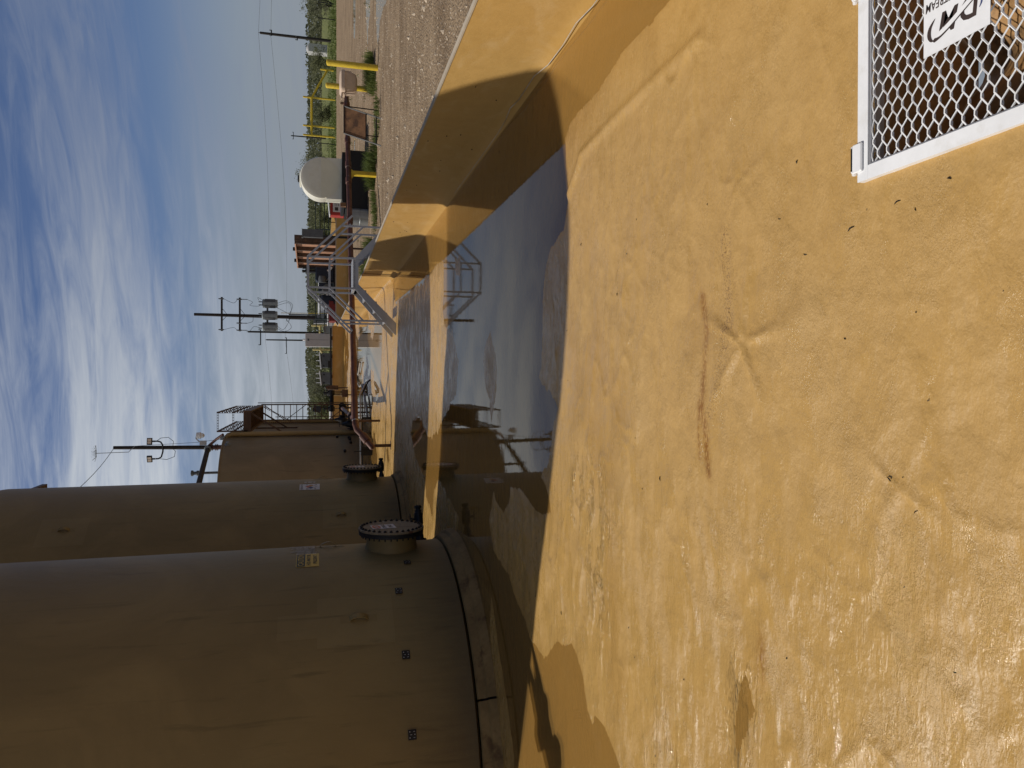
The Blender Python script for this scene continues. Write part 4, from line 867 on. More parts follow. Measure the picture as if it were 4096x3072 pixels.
# small litter on the floor
rl = random.Random(12)
LT = [(.71, 3.79), (.88, 3.67), (-1.04, 2.35), (.5, 3.93), (.79, 2.93), (-.30, 1.84), (-.29, 1.79), (1.28, 5.3), (1.15, 5.6), (-.2, 5.6), (.3, 5.58), (.05, 5.66), (-.6, 5.6), (-.8, 1.6), (.2, 1.75), (1.9, 5.2), (2.0, 5.3), (1.7, 5.5), (.5, 1.75), (.54, 1.82), (.56, 1.63), (.5, 2.02), (.45, 2.25), (-1.3, 3.4)]
for i, (x, y) in enumerate(LT[:0]): pass
mb = MB()
for x, y in LT + [(rl.uniform(-2, 2.2), rl.uniform(1.6, 6.5)) for _ in range(26)]:
    if .6 < x and y < 2.0: continue
    r_ = rl.uniform(.0018, .0042); a_ = rl.random() * 6; L = r_ * rl.uniform(1, 4); z = float(floor_h(np.array([x]), np.array([y]))[0]) + r_ * .4
    mb.sweep([(x - L * math.cos(a_), y - L * math.sin(a_), z), (x, y, z + r_ * .5), (x + L * math.cos(a_ + .5), y + L * math.sin(a_ + .5), z)], [r_ * .4, r_ * .7, r_ * .3], 5)
tag(mb.build('specks', 'litter'), kind='stuff')

# ================================================================ crossover stair
ST = thing('crossover_stair', (2.41, 16.8, 0), 'grey aluminium crossover stair with handrails stepping over the low wall', 'stair')
YN, YF, XC, PZ = 16.55, 17.42, 2.36, .935
for y in (YN, YF):
    mb = MB()
    for s_ in (-1, 1):
        a_ = (XC + s_ * .30, PZ - .09); b_ = (XC + s_ * 1.27, .06)
        t_ = .10; n_ = Vector((b_[0] - a_[0], b_[1] - a_[1])).normalized(); pn = Vector((-n_.y, n_.x)) * t_ * (-s_)
        quadp = [(XC + s_ * q_[0], q_[1]) for q_ in ((.335, PZ + .005), (1.36, .03), (1.33, .0), (1.10, .0), (.22, PZ - .072))]
        o = len(mb.v); mb.v += [(q[0], y - .015, q[1]) for q in quadp] + [(q[0], y + .015, q[1]) for q in quadp]
        mb.f += [tuple(o + i for i in range(5)), tuple(o + 9 - i for i in range(5))] + [(o + i, o + (i + 1) % 5, o + 5 + (i + 1) % 5, o + 5 + i) for i in range(5)]
    mb.box((XC, y + (.001 if y == YN else -.001), PZ - .052), (.72, .028, .07)); mb.build('stringer', 'alu', ST)
mb = MB()
for i in range(20): mb.box((XC - .345 + i * .0361, (YN + YF) / 2, PZ + .012), (.022, YF - YN + .01, .052))
for j in range(9): mb.box((XC, YN + .05 + j * .096, PZ - .012), (.70, .012, .006))
mb.build('platform_grating', 'alu', ST)
for s_ in (-1, 1):
    for i in range(3):
        x = XC + s_ * (.47 + i * .245); z = PZ - .2325 * (i + 1); mb = MB()
        for j in range(8): mb.box((x - .095 + j * .027, (YN + YF) / 2, z), (.018, YF - YN - .04, .03))
        mb.box((x, YN + .03, z - .004), (.22, .006, .05)); mb.box((x, YF - .03, z - .004), (.22, .006, .05)); mb.build('tread', 'alu', ST)
for y in (YN - .02, YF + .02):
    for x, z0, z1_ in ((XC - .335, PZ - .15, 1.93), (XC + .335, PZ - .15, 1.93), (XC - 1.05, .12, 1.22), (XC + 1.05, .02, 1.22)):
        mb = MB(); mb.box((x, y, (z0 + z1_) / 2), (.040, .032, z1_ - z0)); mb.build('post', 'alu', ST)
    mb = MB(); hr = [(XC - 1.28, y, .98), (XC - .335, y, 1.94), (XC + .335, y, 1.94), (XC + 1.28, y, .98)]
    for p, q in zip(hr[:-1], hr[1:]): mb.bar(p, q, .042, .042)
    mb.build('handrail', 'alu', ST)
    mb = MB(); mr = [(XC - 1.05, y, .74), (XC - .335, y, 1.47), (XC + .335, y, 1.47), (XC + 1.05, y, .74)]
    for p, q in zip(mr[:-1], mr[1:]): mb.bar(p, q, .036, .036)
    mb.build('midrail', 'alu', ST)

# ================================================================ pipes
PD = (Vector((9.6, 24.4, 0)) - Vector((-1.2, 18.1, 0))).normalized()
def on_pipe(t, z=.84): p = Vector((-1.2, 18.1, z)) + PD * t; return p
def pipe_at_x(x, z=.84): return on_pipe((x + 1.2) / PD.x, z)
PP = thing('flow_pipe', (-1.2, 18.1, 0), 'long rusty brown pipe crossing over the low wall from its stand to the beige box', 'pipe')
e0 = on_pipe(0); elb = [on_pipe(12.5), on_pipe(6), on_pipe(.35), on_pipe(.12), Vector((-1.23, 18.07, .80)), Vector((-1.33, 17.95, .70)), Vector((-1.62, 17.7, .47))]
mb = MB(); mb.sweep(elb, .074, 18); mb.build('pipe_run', 'rust', PP, smooth=True)
mb = MB(); mb.lathe([(.074, 0), (.07, .03), (.045, .06), (.0, .07)], (-1.62, 17.7, .47), 16, axis=(-.66, -.55, -.5)); mb.build('end_cap', 'rust', PP, smooth=True)
def band(mb, p, d, w=.022, r_=.080): mb.lathe([(r_ - .006, -w / 2), (r_, -w / 2), (r_, w / 2), (r_ - .006, w / 2)], p, 18, axis=d, caps=False)
mb = MB(); dd = Vector((-.29, -.25, -.23)).normalized()
band(mb, on_pipe(.22), PD, .02); mb.build('clamp_ring', 'silver', PP); mb = MB(); band(mb, Vector((-1.36, 17.92, .67)), dd, .02); mb.build('clamp_ring', 'silver', PP); mb = MB(); band(mb, Vector((-1.50, 17.80, .565)), dd, .02)
mb.build('clamp_ring', 'silver', PP)
for x in (6.42, 6.62, 6.05): mb = MB(); band(mb, pipe_at_x(x), PD, .02); mb.build('clamp_ring', 'silver', PP)
for x in (6.52, 5.95, 4.6, 3.3, 7.4): mb = MB(); mb.lathe([(.074, -.12), (.092, -.11), (.092, .11), (.074, .12)], pipe_at_x(x), 18, axis=PD, caps=False); mb.build('coupling', 'rust', PP, smooth=True)
mb = MB(); mb.lathe([(.074, -.12), (.10, -.11), (.10, .11), (.074, .12)], Vector((-1.43, 17.86, .62)), 18, axis=dd, caps=False); mb.build('coupling', 'rust', PP, smooth=True)
mb = MB(); mb.box((-1.60, 17.75, .20), (.07, .07, .40)); mb.box((-1.60, 17.75, .41), (.02, .02, .08)); mb.box((-1.6, 17.75, .01), (.2, .2, .02)); mb.build('support_leg', 'brownsteel', PP)
mb = MB(); q = pipe_at_x(6.22); mb.box((q.x, q.y, .36), (.13, .10, .74), R(20)); mb.quad((q.x - .2, q.y - .02, .76), (q.x + .12, q.y - .02, .76), (q.x + .02, q.y - .02, .62)); mb.build('yellow_support', 'yellow', PP)
mb = MB(); q = pipe_at_x(8.88); mb.lathe([(.074, -.34), (.105, -.30), (.105, .02), (.078, .06), (.078, .22)], q, 18, axis=PD, caps=False); mb.build('end_valve', 'rust', PP, smooth=True)
mb = MB(); mb.tube(q + Vector((0, 0, .1)), q + Vector((0, 0, .16)), .025); mb.lathe([(.05, -.015), (.05, .015)], q + Vector((0, 0, .15)), 8, axis=PD); mb.build('valve_lever', 'brownsteel', PP)
mb = MB(); mb.box((3.7, 21.0, .43), (.05, .05, .70)); mb.build('support_leg', 'brownsteel', PP)
HP = thing('header_pipe', (-1.2, 18.3, 0), 'rust brown pipe branching off the long pipe and running along the tanks', 'pipe')
mb = MB(); mb.sweep([on_pipe(.95, .84), Vector((-1.05, 19.6, .80)), Vector((-1.12, 22, .74)), Vector((-1.25, 32.2, .72))], .072, 14); mb.build('pipe_run', 'rust', HP, smooth=True)
mb = MB()
for y in (22.2, 22.4, 32.2): mb.lathe([(.07, -.03), (.13, -.03), (.13, .03), (.07, .03)], (-1.13, y, .74), 16, axis=(0, 1, 0), caps=False)
mb.lathe([(.0, 0), (.17, 0), (.17, .06), (.0, .06)], (-1.25, 32.3, .70), 18, axis=(0, 1, 0)); mb.build('flange', 'black', HP)
mb = MB(); mb.tube((-1.13, 22.3, .86), (-1.13, 22.3, .94), .03); mb.bar((-1.13, 22.3, .9), (-.72, 22.2, .86), .02, .02); mb.build('valve_handle', 'black', HP)
mb = MB()
for y in (21.0, 26.5, 31.0): mb.box((-1.18, y, .33), (.06, .06, .66))
mb.build('support_leg', 'brownsteel', HP)
for cy, z, lab in ((28.0, .66, 'black gate valve between the brown pipe and the shorter tank'), (31.3, .85, 'black gate valve farther back, in front of the farthest tank')):
    V = thing('gate_valve', (-1.6, cy, z), lab, 'valve', 'black gate valves on the tank lines'); mb = MB()
    xa = -2.1 if cy < 30 else -1.95; mb.tube((xa, cy, z - .15), (-1.22, cy, z - .15), .075, 12)
    for x in (-1.85, -1.52): mb.lathe([(.08, -.02), (.16, -.02), (.16, .02), (.08, .02)], (x, cy, z - .15), 14, axis=(1, 0, 0))
    mb.lathe([(.12, -.28), (.15, -.15), (.12, .0), (.07, .10), (.05, .2)], (-1.68, cy, z), 14); mb.build('body', 'black', V, smooth=True)
    mb = MB(); mb.lathe([(.02, 0), (.02, .10), (.11, .11), (.11, .13), (.0, .13)], (-1.68, cy, z + .18), 12); mb.build('hand_wheel', 'black', V)
CD = thing('conduit_run', (-2.9, 24.6, 0), 'pair of thin conduits on low stands in front of the shorter tank', 'conduit')
for k, (mat, z, y) in enumerate((('black', .30, 24.7), ('silver', .36, 24.75))):
    mb = MB(); mb.sweep([(-3.6, y - .2, z), (-1.5, y, z), (-.5, y + .2, z), (-.1, y + .35, z - .2), (.0, y + .4, .0)], .024, 8); mb.build('conduit', mat, CD, smooth=True)
mb = MB()
pass
for x in (-2.9, -1.3): mb = MB(); mb.box((x, 24.8, .14), (.08, .05, .28)); mb.box((x, 24.8, .01), (.3, .2, .02)); mb.build('stand', 'black', CD)
mb = MB(); mb.box((-2.35, 24.4, .18), (.30, .34, .36)); mb.box((-2.35, 24.2, .30), (.04, .04, .6)); tag(mb.build('junction_box', 'black', loc=(-2.35, 24.4, 0)), 'small black box on the floor below the shorter tank', 'box')
for k, (pts, lab) in enumerate((([(2.2, 37, .03), (1.3, 36.6, .05), (.4, 34.5, .03), (.2, 32, .03), (.7, 30.4, .03)], 'grey hose curving on the wet floor, nearest to the right wall'), ([(2.0, 38, .03), (1.0, 37.5, .05), (.1, 35, .03), (-.3, 31, .03), (-.2, 28.4, .03), (-.6, 27.2, .03)], 'longer grey hose lying across the far puddles towards the conduits'), ([(-.2, 29.5, .03), (-.5, 27.6, .05), (-1.0, 26.2, .03), (-1.5, 25.9, .03)], 'short hose lying at the feet of the conduit stands'))):
    mb = MB(); mb.sweep([(a_, b_, c + .03) for a_, b_, c in pts], .035, 8); tag(mb.build('hose', 'hose', loc=pts[0], smooth=True), lab, 'hose', 'hoses on the floor')
# things by the far wall
CN = thing('filter_canister', (-.85, 45.6, 0), 'brown upright filter canister on a square base by the far wall', 'filter'); mb = MB()
mb.box((-.85, 45.6, .17), (.46, .46, .34)); mb.build('base', 'brownsteel', CN)
mb = MB(); mb.lathe([(.17, .34), (.17, .40), (.15, .42), (.15, 1.08), (.12, 1.12)], (-.85, 45.6, 0), 18); mb.build('canister', 'tank', CN, smooth=True)
mb = MB(); mb.lathe([(.16, 1.08), (.18, 1.1), (.18, 1.18), (.10, 1.22), (.10, 1.34), (.16, 1.36), (.04, 1.42)], (-.85, 45.6, 0), 14); mb.tube((-.7, 45.6, 1.2), (-.45, 45.6, 1.35), .04); mb.build('head', 'black', CN)
mb = MB(); mb.lathe([(.14, .55), (.15, .6), (.15, 1.2), (.12, 1.28)], (-.52, 45.9, 0), 14); mb.tube((-.52, 45.9, 0), (-.52, 45.9, .6), .04); mb.tube((-.52, 45.9, 1.2), (-.52, 45.9, 1.35), .06); tag(mb.build('small_filter', 'brownsteel', loc=(-.52, 45.9, 0), smooth=True), 'smaller dark filter pot standing behind the brown canister', 'filter')
MF = thing('manifold', (-1.5, 38.5, 0), 'manifold pipe with black valves and a bright insulated end under the ladder', 'manifold'); mb = MB()
mb.tube((-.55, 38.5, 1.06), (-1.62, 38.5, 1.06), .10, 14); mb.build('pipe_run', 'black', MF, smooth=True)
mb = MB(); mb.tube((-1.62, 38.5, 1.08), (-2.3, 38.5, 1.08), .11, 14); mb.build('insulation', 'roofwhite', MF, smooth=True)
for x in (-.68, -1.52):
    mb = MB(); mb.lathe([(.10, -.14), (.17, -.12), (.17, .12), (.10, .14)], (x, 38.5, 1.08), 12, axis=(1, 0, 0)); mb.tube((x, 38.5, 1.15), (x, 38.5, 1.45), .04); mb.lathe([(.13, 0), (.13, .03)], (x, 38.5, 1.42), 12); mb.build('valve', 'black', MF)
mb = MB()
for x in (-.8, -1.3, -1.9): mb.box((x, 38.5, .5), (.05, .05, .98))
mb.tube((-1.35, 38.4, 1.25), (-1.2, 38.4, 1.75), .02); mb.tube((-1.1, 38.4, 1.15), (-1.45, 38.4, 1.6), .02); mb.build('stand', 'brownsteel', MF)
mb = MB(); mb.box((-1.52, 38.6, 1.80), (.34, .05, .40), mx=Matrix.Rotation(R(12), 3, 'Y')); mb.tube((-1.5, 38.6, 0), (-1.5, 38.6, 1.62), .02); tag(mb.build('solar_panel', 'darkgrey', loc=(-1.5, 38.6, 0)), 'small dark panel on a stand seen through the ladder', 'panel')
# far wall top line
mb = MB(); mb.sweep([(-9, 52.30, .90), (3.6, 52.30, .90)], .06, 8)
for x in (-7, -4, -1.2, .2, 1.6, 2.9): mb.box((x, 52.30, .84), (.25, .12, .10))
mb.box((1.05, 52.28, .98), (.5, .2, .24)); tag(mb.build('wall_top_pipe', 'black', loc=(-9, 52.3, .9)), 'dark pipe lying along the top of the far wall', 'pipe')

# invented hose shape, unseen left of the picture, added to shadow the sunlit water
RS = thing('shadow_caster', (-3.74, 4.4, .2), 'unseen hose shape with collars, added beside the biggest tank to throw a slanted shadow', 'hose'); mb = MB()
mb.sweep([(-3.76, 4.3, .05), (-3.74, 5.3, 1.05), (-3.72, 6.0, 1.85), (-3.71, 6.3, 2.25)], [.10, .11, .09, .015], 12); mb.build('caster_run', 'black', RS)
mb = MB(); mb.sweep([(-3.72, 6.34, 1.9), (-3.78, 5.95, 1.62), (-3.86, 5.5, 1.38), (-3.95, 5.0, 1.0), (-4.0, 4.6, .1)], [.05, .12, .16, .15, .12], 10); mb.build('caster_branch', 'black', RS)
for p in ((-3.79, 5.85, 1.57), (-3.86, 5.5, 1.38), (-3.92, 5.15, 1.12)): mb = MB(); mb.lathe([(.1, -.03), (.24, -.03), (.24, .03), (.1, .03)], p, 9, axis=(.1, .85, .5)); mb.build('caster_collar', 'black', RS)

# ================================================================ outside the wall
def copy_tree(o, parent=None, loc=None):
    c = o.copy(); COL.objects.link(c); c.parent = parent
    if loc is not None: c.location = loc
    for ch in list(o.children): copy_tree(ch, c)
    return c
def bollard(loc, label):
    t = thing('bollard', loc, label, 'bollard', 'yellow bollards'); x, y, _ = loc; mb = MB()
    mb.lathe([(.088, -.02), (.088, 1.46), (.080, 1.475)], (x, y, 0), 18, caps=False); mb.build('tube', 'yellow', t, smooth=True)
    mb = MB(); mb.lathe([(.080, 1.475), (.05, 1.49), (.001, 1.495)], (x, y, 0), 18, caps=False); mb.build('cap', 'yellow', t, smooth=True); return t
b1 = bollard((9.17, 21.7, 0), 'tall yellow bollard standing in front, to the right of the beige box')
b2 = copy_tree(b1, None, (9.55, 24.35, 0)); b2['label'] = 'yellow bollard standing behind the beige box in the grass'
BX = thing('catch_box', (9.26, 23.0, .56), 'beige rounded catch box hanging at the end of the rusty pipe', 'box'); mb = MB()
cx, cy = 9.26, 23.35
def rrect(hx, hy, r_, z, n=4):
    o = []
    for sx, sy, a0 in ((1, 1, 0), (-1, 1, 90), (-1, -1, 180), (1, -1, 270)):
        for i in range(n + 1): t = R(a0 + 90 * i / n); o.append((cx + sx * (hx - r_) + r_ * math.cos(t), cy + sy * (hy - r_) + r_ * math.sin(t), z))
    return o
def loft(mb, rings):
    n = len(rings[0]); o = len(mb.v)
    for r_ in rings: mb.v += r_
    for i in range(len(rings) - 1):
        for j in range(n): mb.f.append((o + i * n + j, o + i * n + (j + 1) % n, o + (i + 1) * n + (j + 1) % n, o + (i + 1) * n + j))
    mb.f += [tuple(o + j for j in range(n - 1, -1, -1)), tuple(o + (len(rings) - 1) * n + j for j in range(n))]
loft(mb, [rrect(.16, .16, .10, .55), rrect(.24, .24, .12, .58), rrect(.28, .28, .12, .66), rrect(.31, .31, .12, .92)]); mb.build('tub', 'beige', BX, smooth=True)
mb = MB(); loft(mb, [rrect(.34, .34, .12, .92), rrect(.34, .34, .12, .97), rrect(.33, .33, .12, 1.03), rrect(.27, .27, .12, 1.08)]); mb.build('lid', 'beige', BX, smooth=True)
mb = MB(); mb.tube((8.90, 23.2, .62), (8.90, 23.2, .96), .03); mb.tube((8.95, 23.2, 1.0), (8.72, 23.2, 1.03), .03); mb.box((9.60, 23.3, .82), (.05, .12, .2)); mb.tube((9.5, 23.5, .8), (9.5, 24.3, .8), .025); mb.build('bracket', 'beige', BX)
RF = thing('rusty_rack', (6.9, 20.4, 0), 'leaning black framed rack with a rusty plate, standing on the gravel', 'rack'); mb = MB()
A_, B_ = Vector((7.22, 20.4, 0)), Vector((6.47, 20.4, 0)); Ta, Tb = Vector((7.68, 20.95, 1.02)), Vector((6.92, 20.95, 1.02))
for p, q in ((A_, Ta), (B_, Tb), (Ta, Tb), (A_.lerp(Ta, .42), B_.lerp(Tb, .42)), (A_.lerp(Ta, .16), B_.lerp(Tb, .16))): mb.bar(p, q, .03, .03)
for p in (Ta, Tb): mb.bar(p, (p.x + .15, p.y + .5, 0), .03, .03)
mb.build('frame', 'black', RF)
mb = MB(); o_ = Vector((0, -.004, .004)); P4 = [A_.lerp(Ta, .44), B_.lerp(Tb, .44), B_.lerp(Tb, .985), A_.lerp(Ta, .985)]; dn = Vector((0, .02, -.01))
mb.add(P4 + [p + dn for p in P4], [(0, 1, 2, 3), (7, 6, 5, 4), (0, 4, 5, 1), (1, 5, 6, 2), (2, 6, 7, 3), (3, 7, 4, 0)]); mb.build('plate', 'rustplate', RF)
# white horizontal tank on its stand
WT = thing('water_tank', (7.1, 26.4, .92), 'white horizontal plastic tank with a black lid on a dark stand', 'tank')
ax = Vector((.16, .99, 0)).normalized(); fc = Vector((7.08, 26.4, 1.63)); r_ = .715; Lg = 1.9; mb = MB()
mb.lathe([(.001, -.055), (.35, -.052), (.60, -.040), (.685, -.018), (r_, .06), (r_, .30), (r_ - .02, .32), (r_ - .02, .38), (r_, .40), (r_, .95), (r_ - .02, .97), (r_ - .02, 1.03), (r_, 1.05), (r_, 1.7), (.66, 1.82), (.4, 1.9), (.001, 1.92)], fc, 48, axis=ax, caps=False)
mb.build('shell', 'poly', WT, smooth=True)
mb = MB(); su = Vector((ax.y, -ax.x, 0)); n = 24
mb.add([fc - ax * .060 + su * (.675 * math.cos(PI + PI * i / n)) + Vector((0, 0, .675 * math.sin(PI + PI * i / n))) for i in range(n + 1)], [tuple(range(n + 1))]); mb.build('end_panel', 'poly_warm', WT)
mb = MB(); sd = Vector((ax.y, -ax.x, 0))
for a0, a1, w_ in ((-.05, .28, .70), (.42, .92, .70), (1.08, 1.75, .70)):
    p = [fc + ax * a0 - sd * w_ , fc + ax * a0 + sd * w_, fc + ax * a1 + sd * w_, fc + ax * a1 - sd * w_]
    mb.add([Vector((q.x, q.y, .925)) for q in p] + [Vector((q.x, q.y, 1.45)) for q in p], [(0, 3, 2, 1), (4, 5, 6, 7), (0, 1, 5, 4), (1, 2, 6, 5), (2, 3, 7, 6), (3, 0, 4, 7)])
mb.build('saddle_legs', 'poly', WT)
mb = MB(); c_ = fc + ax * .8 + Vector((0, 0, r_ - .03)); mb.lathe([(.30, 0), (.30, .05), (.24, .06)], c_, 24); mb.build('neck', 'poly', WT, smooth=True)
mb = MB(); mb.lathe([(.13, 0), (.13, .05), (.10, .07)], c_ + Vector((0, 0, .055)), 20); mb.build('lid', 'blackplastic', WT, smooth=True)
SD = thing('tank_stand', (7.1, 26.2, 0), 'black steel tub stand under the white plastic tank', 'stand'); mb = MB()
mb.box((7.10, 27.3, .86), (1.75, 2.3, .11)); mb.build('deck', 'black', SD)
mb = MB(); mb.box((7.07, 26.30, .40), (2.06, .05, .80)); mb.box((6.06, 27.2, .40), (.05, 1.8, .78)); mb.box((8.08, 27.2, .40), (.05, 1.8, .78)); mb.box((7.07, 28.1, .40), (2.0, .05, .80)); mb.build('side_panel', 'blackplastic', SD)
mb = MB(); mb.box((6.12, 26.15, .88), (.12, .2, .18)); mb.build('corner_bracket', 'rustplate', SD)
GV = thing('stock_trough', (5.85, 26.6, 0), 'galvanised rounded trough end next to the black stand', 'trough'); mb = MB()
mb.lathe([(.28, 0), (.30, .02), (.30, .30), (.31, .31), (.30, .32), (.30, .60), (.315, .61), (.30, .63), (.28, .60), (.28, .05)], (5.74, 26.25, 0), 28, caps=False); mb.build('shell', 'galv', GV, smooth=True)
RB = thing('red_cabinet', (7.25, 32, 0), 'red steel cabinet with a white notice behind the white tank', 'cabinet'); mb = MB()
mb.bevbox((7.30, 32, .62), (.66, .5, 1.24), .02); mb.build('body', 'red', RB)
mb = MB(); mb.bar((6.95, 31.8, 1.26), (7.68, 31.8, 1.33), .6, .03); mb.build('roof', 'roofwhite', RB)
mb = MB(); mb.box((7.33, 31.735, .98), (.44, .012, .30)); nt_ = mb.build('notice', 'signwhite', RB)
mb = MB(); mb.box((7.24, 31.725, .98), (.14, .006, .14)); 
for i in range(3): mb.box((7.43, 31.725, .90 + i * .07), (.14, .006, .016))
mb.build('fine_print', 'cutout', nt_)
# second containment
wall_strip([(3.55, 44.0), (9.75, 44.0)], .76, 'brown shaded wall of the second containment behind the stair', name='containment_wall', mat='liner_wall')
for o in list(COL.objects):
    pass
wall_strip([(9.75, 44.0), (8.9, 62)], .98, 'sunlit orange side wall of the second containment, right of the ribbed screen', name='containment_wall')
# ribbed brown steel screen
SC_ = thing('ribbed_screen', (8.1, 44.5, 0), 'tall rusty brown ribbed steel screen standing behind the stair handrail', 'screen')
pa, pb = Vector((8.22, 44.6, 0)), Vector((7.62, 50.2, 0)); dv = (pb - pa).normalized(); nn_ = Vector((-dv.y, dv.x, 0)) * -1
nn_ = Vector((-abs(dv.y), -abs(dv.x) * 0, 0)).normalized()
mb = MB(); mb.bar(pa + Vector((0, 0, 1.55)), pb + Vector((0, 0, 1.55)), .04, 3.06); mb.build('sheet', 'salmon', SC_)
for i in range(5):
    p = pa.lerp(pb, i / 4) + Vector((-.12, 0, 0)); mb = MB(); mb.box((p.x, p.y, 1.55), (.22, .16, 3.05)); mb.build('rib', 'brownsteel', SC_)
mb = MB()
for z in (3.06, .55): mb.bar(pa + Vector((-.14, 0, z)), pb + Vector((-.14, 0, z)), .22, .07)
mb.build('edge_beam', 'salmon', SC_)
mb = MB(); mb.box((pa.x + .10, pa.y - .1, 1.55), (.34, .12, 3.1)); mb.build('end_post', 'brownsteel', SC_)
mb = MB()
for t in (.35, .82): p = pa.lerp(pb, t); mb.box((p.x, p.y, 3.18), (.2, .2, .14))
mb.build('top_lug', 'black', SC_)
CB = thing('control_cabinet', (8.5, 43.6, 0), 'dark grey cabinet on a black post beside the ribbed screen', 'cabinet'); mb = MB()
mb.bevbox((8.42, 43.5, 2.04), (.46, .25, 1.16), .015); mb.build('body', 'darkgrey', CB)
mb = MB(); mb.box((8.42, 43.5, 2.64), (.52, .32, .025)); mb.build('hood', 'grey', CB)
mb = MB(); mb.box((8.30, 43.55, .72), (.12, .08, 1.5)); mb.build('post', 'black', CB)
# engine skid
EN = thing('engine_skid', (6.0, 47, 0), 'black and navy pump engine with twin stacks seen through the stair handrails', 'engine')
mb = MB(); mb.bevbox((6.2, 47, .68), (3.0, 1.2, .30), .03); mb.build('skid', 'black', EN)
mb = MB(); mb.bevbox((6.55, 47, 1.35), (.9, .9, 1.1), .05); mb.bevbox((5.75, 47, 1.30), (.7, .8, .85), .05); mb.bevbox((4.95, 47.1, 1.15), (.6, .7, .8), .06); mb.build('engine_block', 'navy', EN)
mb = MB()
for x in (6.95, 6.72): mb.lathe([(.11, 1.2), (.11, 2.45), (.085, 2.5), (.085, 2.62), (.10, 2.66), (.07, 2.72)], (x, 46.9, 0), 14)
mb.build('exhaust_stack', 'black', EN, smooth=True)
mb = MB(); mb.lathe([(.22, -.2), (.24, 0), (.2, .2)], (6.2, 46.5, 1.5), 16, axis=(1, 0, 0)); mb.lathe([(.30, -.03), (.32, .0), (.30, .03)], (5.6, 46.45, 1.2), 18, axis=(0, 1, 0)); mb.sweep([(6.9, 46.6, 1.0), (6.6, 46.4, 1.15), (6.35, 46.4, 1.0), (6.1, 46.5, 1.3)], .05, 8)
for x in (5.3, 5.5, 6.0): mb.tube((x, 46.5, .8), (x, 46.5, 1.6), .025, 6)
mb.build('pulley_and_hoses', 'darkgrey', EN, smooth=True)
mb = MB(); mb.sweep([(6.95, 46.4, .95), (6.80, 46.35, 1.05), (6.70, 46.35, 1.18)], .07, 10); mb.build('air_cleaner', 'cabwhite', EN, smooth=True)
# brown boxes and red skid beyond the corner of the right wall
mb = MB(); mb.bevbox((4.75, 48.5, .75), (.95, .8, .95), .02); mb.box((4.75, 48.08, 1.21), (.99, .03, .04)); mb.box((4.28, 48.07, .75), (.03, .02, .9)); tag(mb.build('brown_box', 'brownsteel', loc=(4.75, 48.5, 0)), 'brown steel box between the engine and the red skid', 'box')
mb = MB(); mb.bevbox((4.25, 47.2, .55), (1.25, 1.5, 1.08), .03); mb.box((4.25, 46.44, 1.07), (1.3, .04, .05)); tag(mb.build('red_skid', 'darkred', loc=(4.25, 47.2, 0)), 'low dark red steel skid where the right wall ends', 'skid')

def pickup(cx_, cy_, label, ang=0., mat='cabwhite'):
    """white pickup seen from the side; origin at the ground"""
    t = thing('pickup_truck', (cx_, cy_, 0), label, 'truck', 'white trucks parked beyond the engine'); ca, sa = math.cos(ang), math.sin(ang)
    f_ = lambda x, y, z: (cx_ + x * ca - y * sa, cy_ + x * sa + y * ca, z)
    side = [(-2.7, .5), (-2.7, 1.05), (-.7, 1.08), (-.55, 1.75), (.65, 1.78), (1.25, 1.12), (2.5, 1.0), (2.65, .8), (2.65, .45)]
    n = len(side); mb = MB(); mb.add([f_(x, -.92, z) for x, z in side] + [f_(x, .92, z) for x, z in side], [tuple(range(n)), tuple(range(2 * n - 1, n - 1, -1))] + [(i, (i + 1) % n, n + (i + 1) % n, n + i) for i in range(n)]); mb.build('body', mat, t)
    mb = MB(); wn = [(-.48, 1.15), (-.42, 1.68), (.58, 1.70), (1.05, 1.15)]
    for s_ in (-1, 1): mb.add([f_(x, s_ * .935, z) for x, z in wn], [(0, 1, 2, 3)])
    mb.build('window', 'blackplastic', t)
    for x in (-1.8, 1.7):
        for s_ in (-1, 1): mb = MB(); p = Vector(f_(x, s_ * .8, .38)); mb.lathe([(.2, -.12), (.38, -.11), (.38, .11), (.2, .12)], p, 18, axis=(-sa, ca, 0)); mb.build('wheel', 'blackplastic', t)
    return t
pickup(9.0, 66, 'white pickup truck half hidden behind the engine, farther right', .3)
pickup(5.7, 60.5, 'white pickup truck nose seen left of the engine, near the handrail', 1.2)

def shelter(cx_, cy_, w, label):
    t = thing('equipment_shelter', (cx_, cy_, 0), label, 'shelter', 'small white roofed shelters far behind the far wall'); mb = MB()
    mb.bevbox((cx_, cy_, .75), (w, 1.8, 1.5), .03); mb.build('cabin', 'darkgrey', t)
    mb = MB(); mb.bar((cx_ - w / 2 - .1, cy_, 1.52), (cx_ + w / 2 + .1, cy_, 1.66), 2.2, .09); mb.build('roof', 'roofwhite', t)
    mb = MB()
    for k in (-.38, 0, .38): mb = MB(); mb.tube((cx_ + k * w, cy_, 1.55), (cx_ + k * w, cy_, 1.95), .028); mb.box((cx_ + k * w, cy_, 1.95), (.10, .06, .03)); mb.build('roof_vent', 'cabinet', t)
    mb = MB()
    for k in (-.38, .3): mb.box((cx_ + k * w, cy_ - .91, 1.28), (.10, .03, .16))
    mb.build('window', 'black', t); return t
shelter(1.75, 70, 1.35, 'white roofed shelter behind the far wall, right of the tree gap'); shelter(.1, 66, 1.05, 'white roofed shelter behind the filter canister')

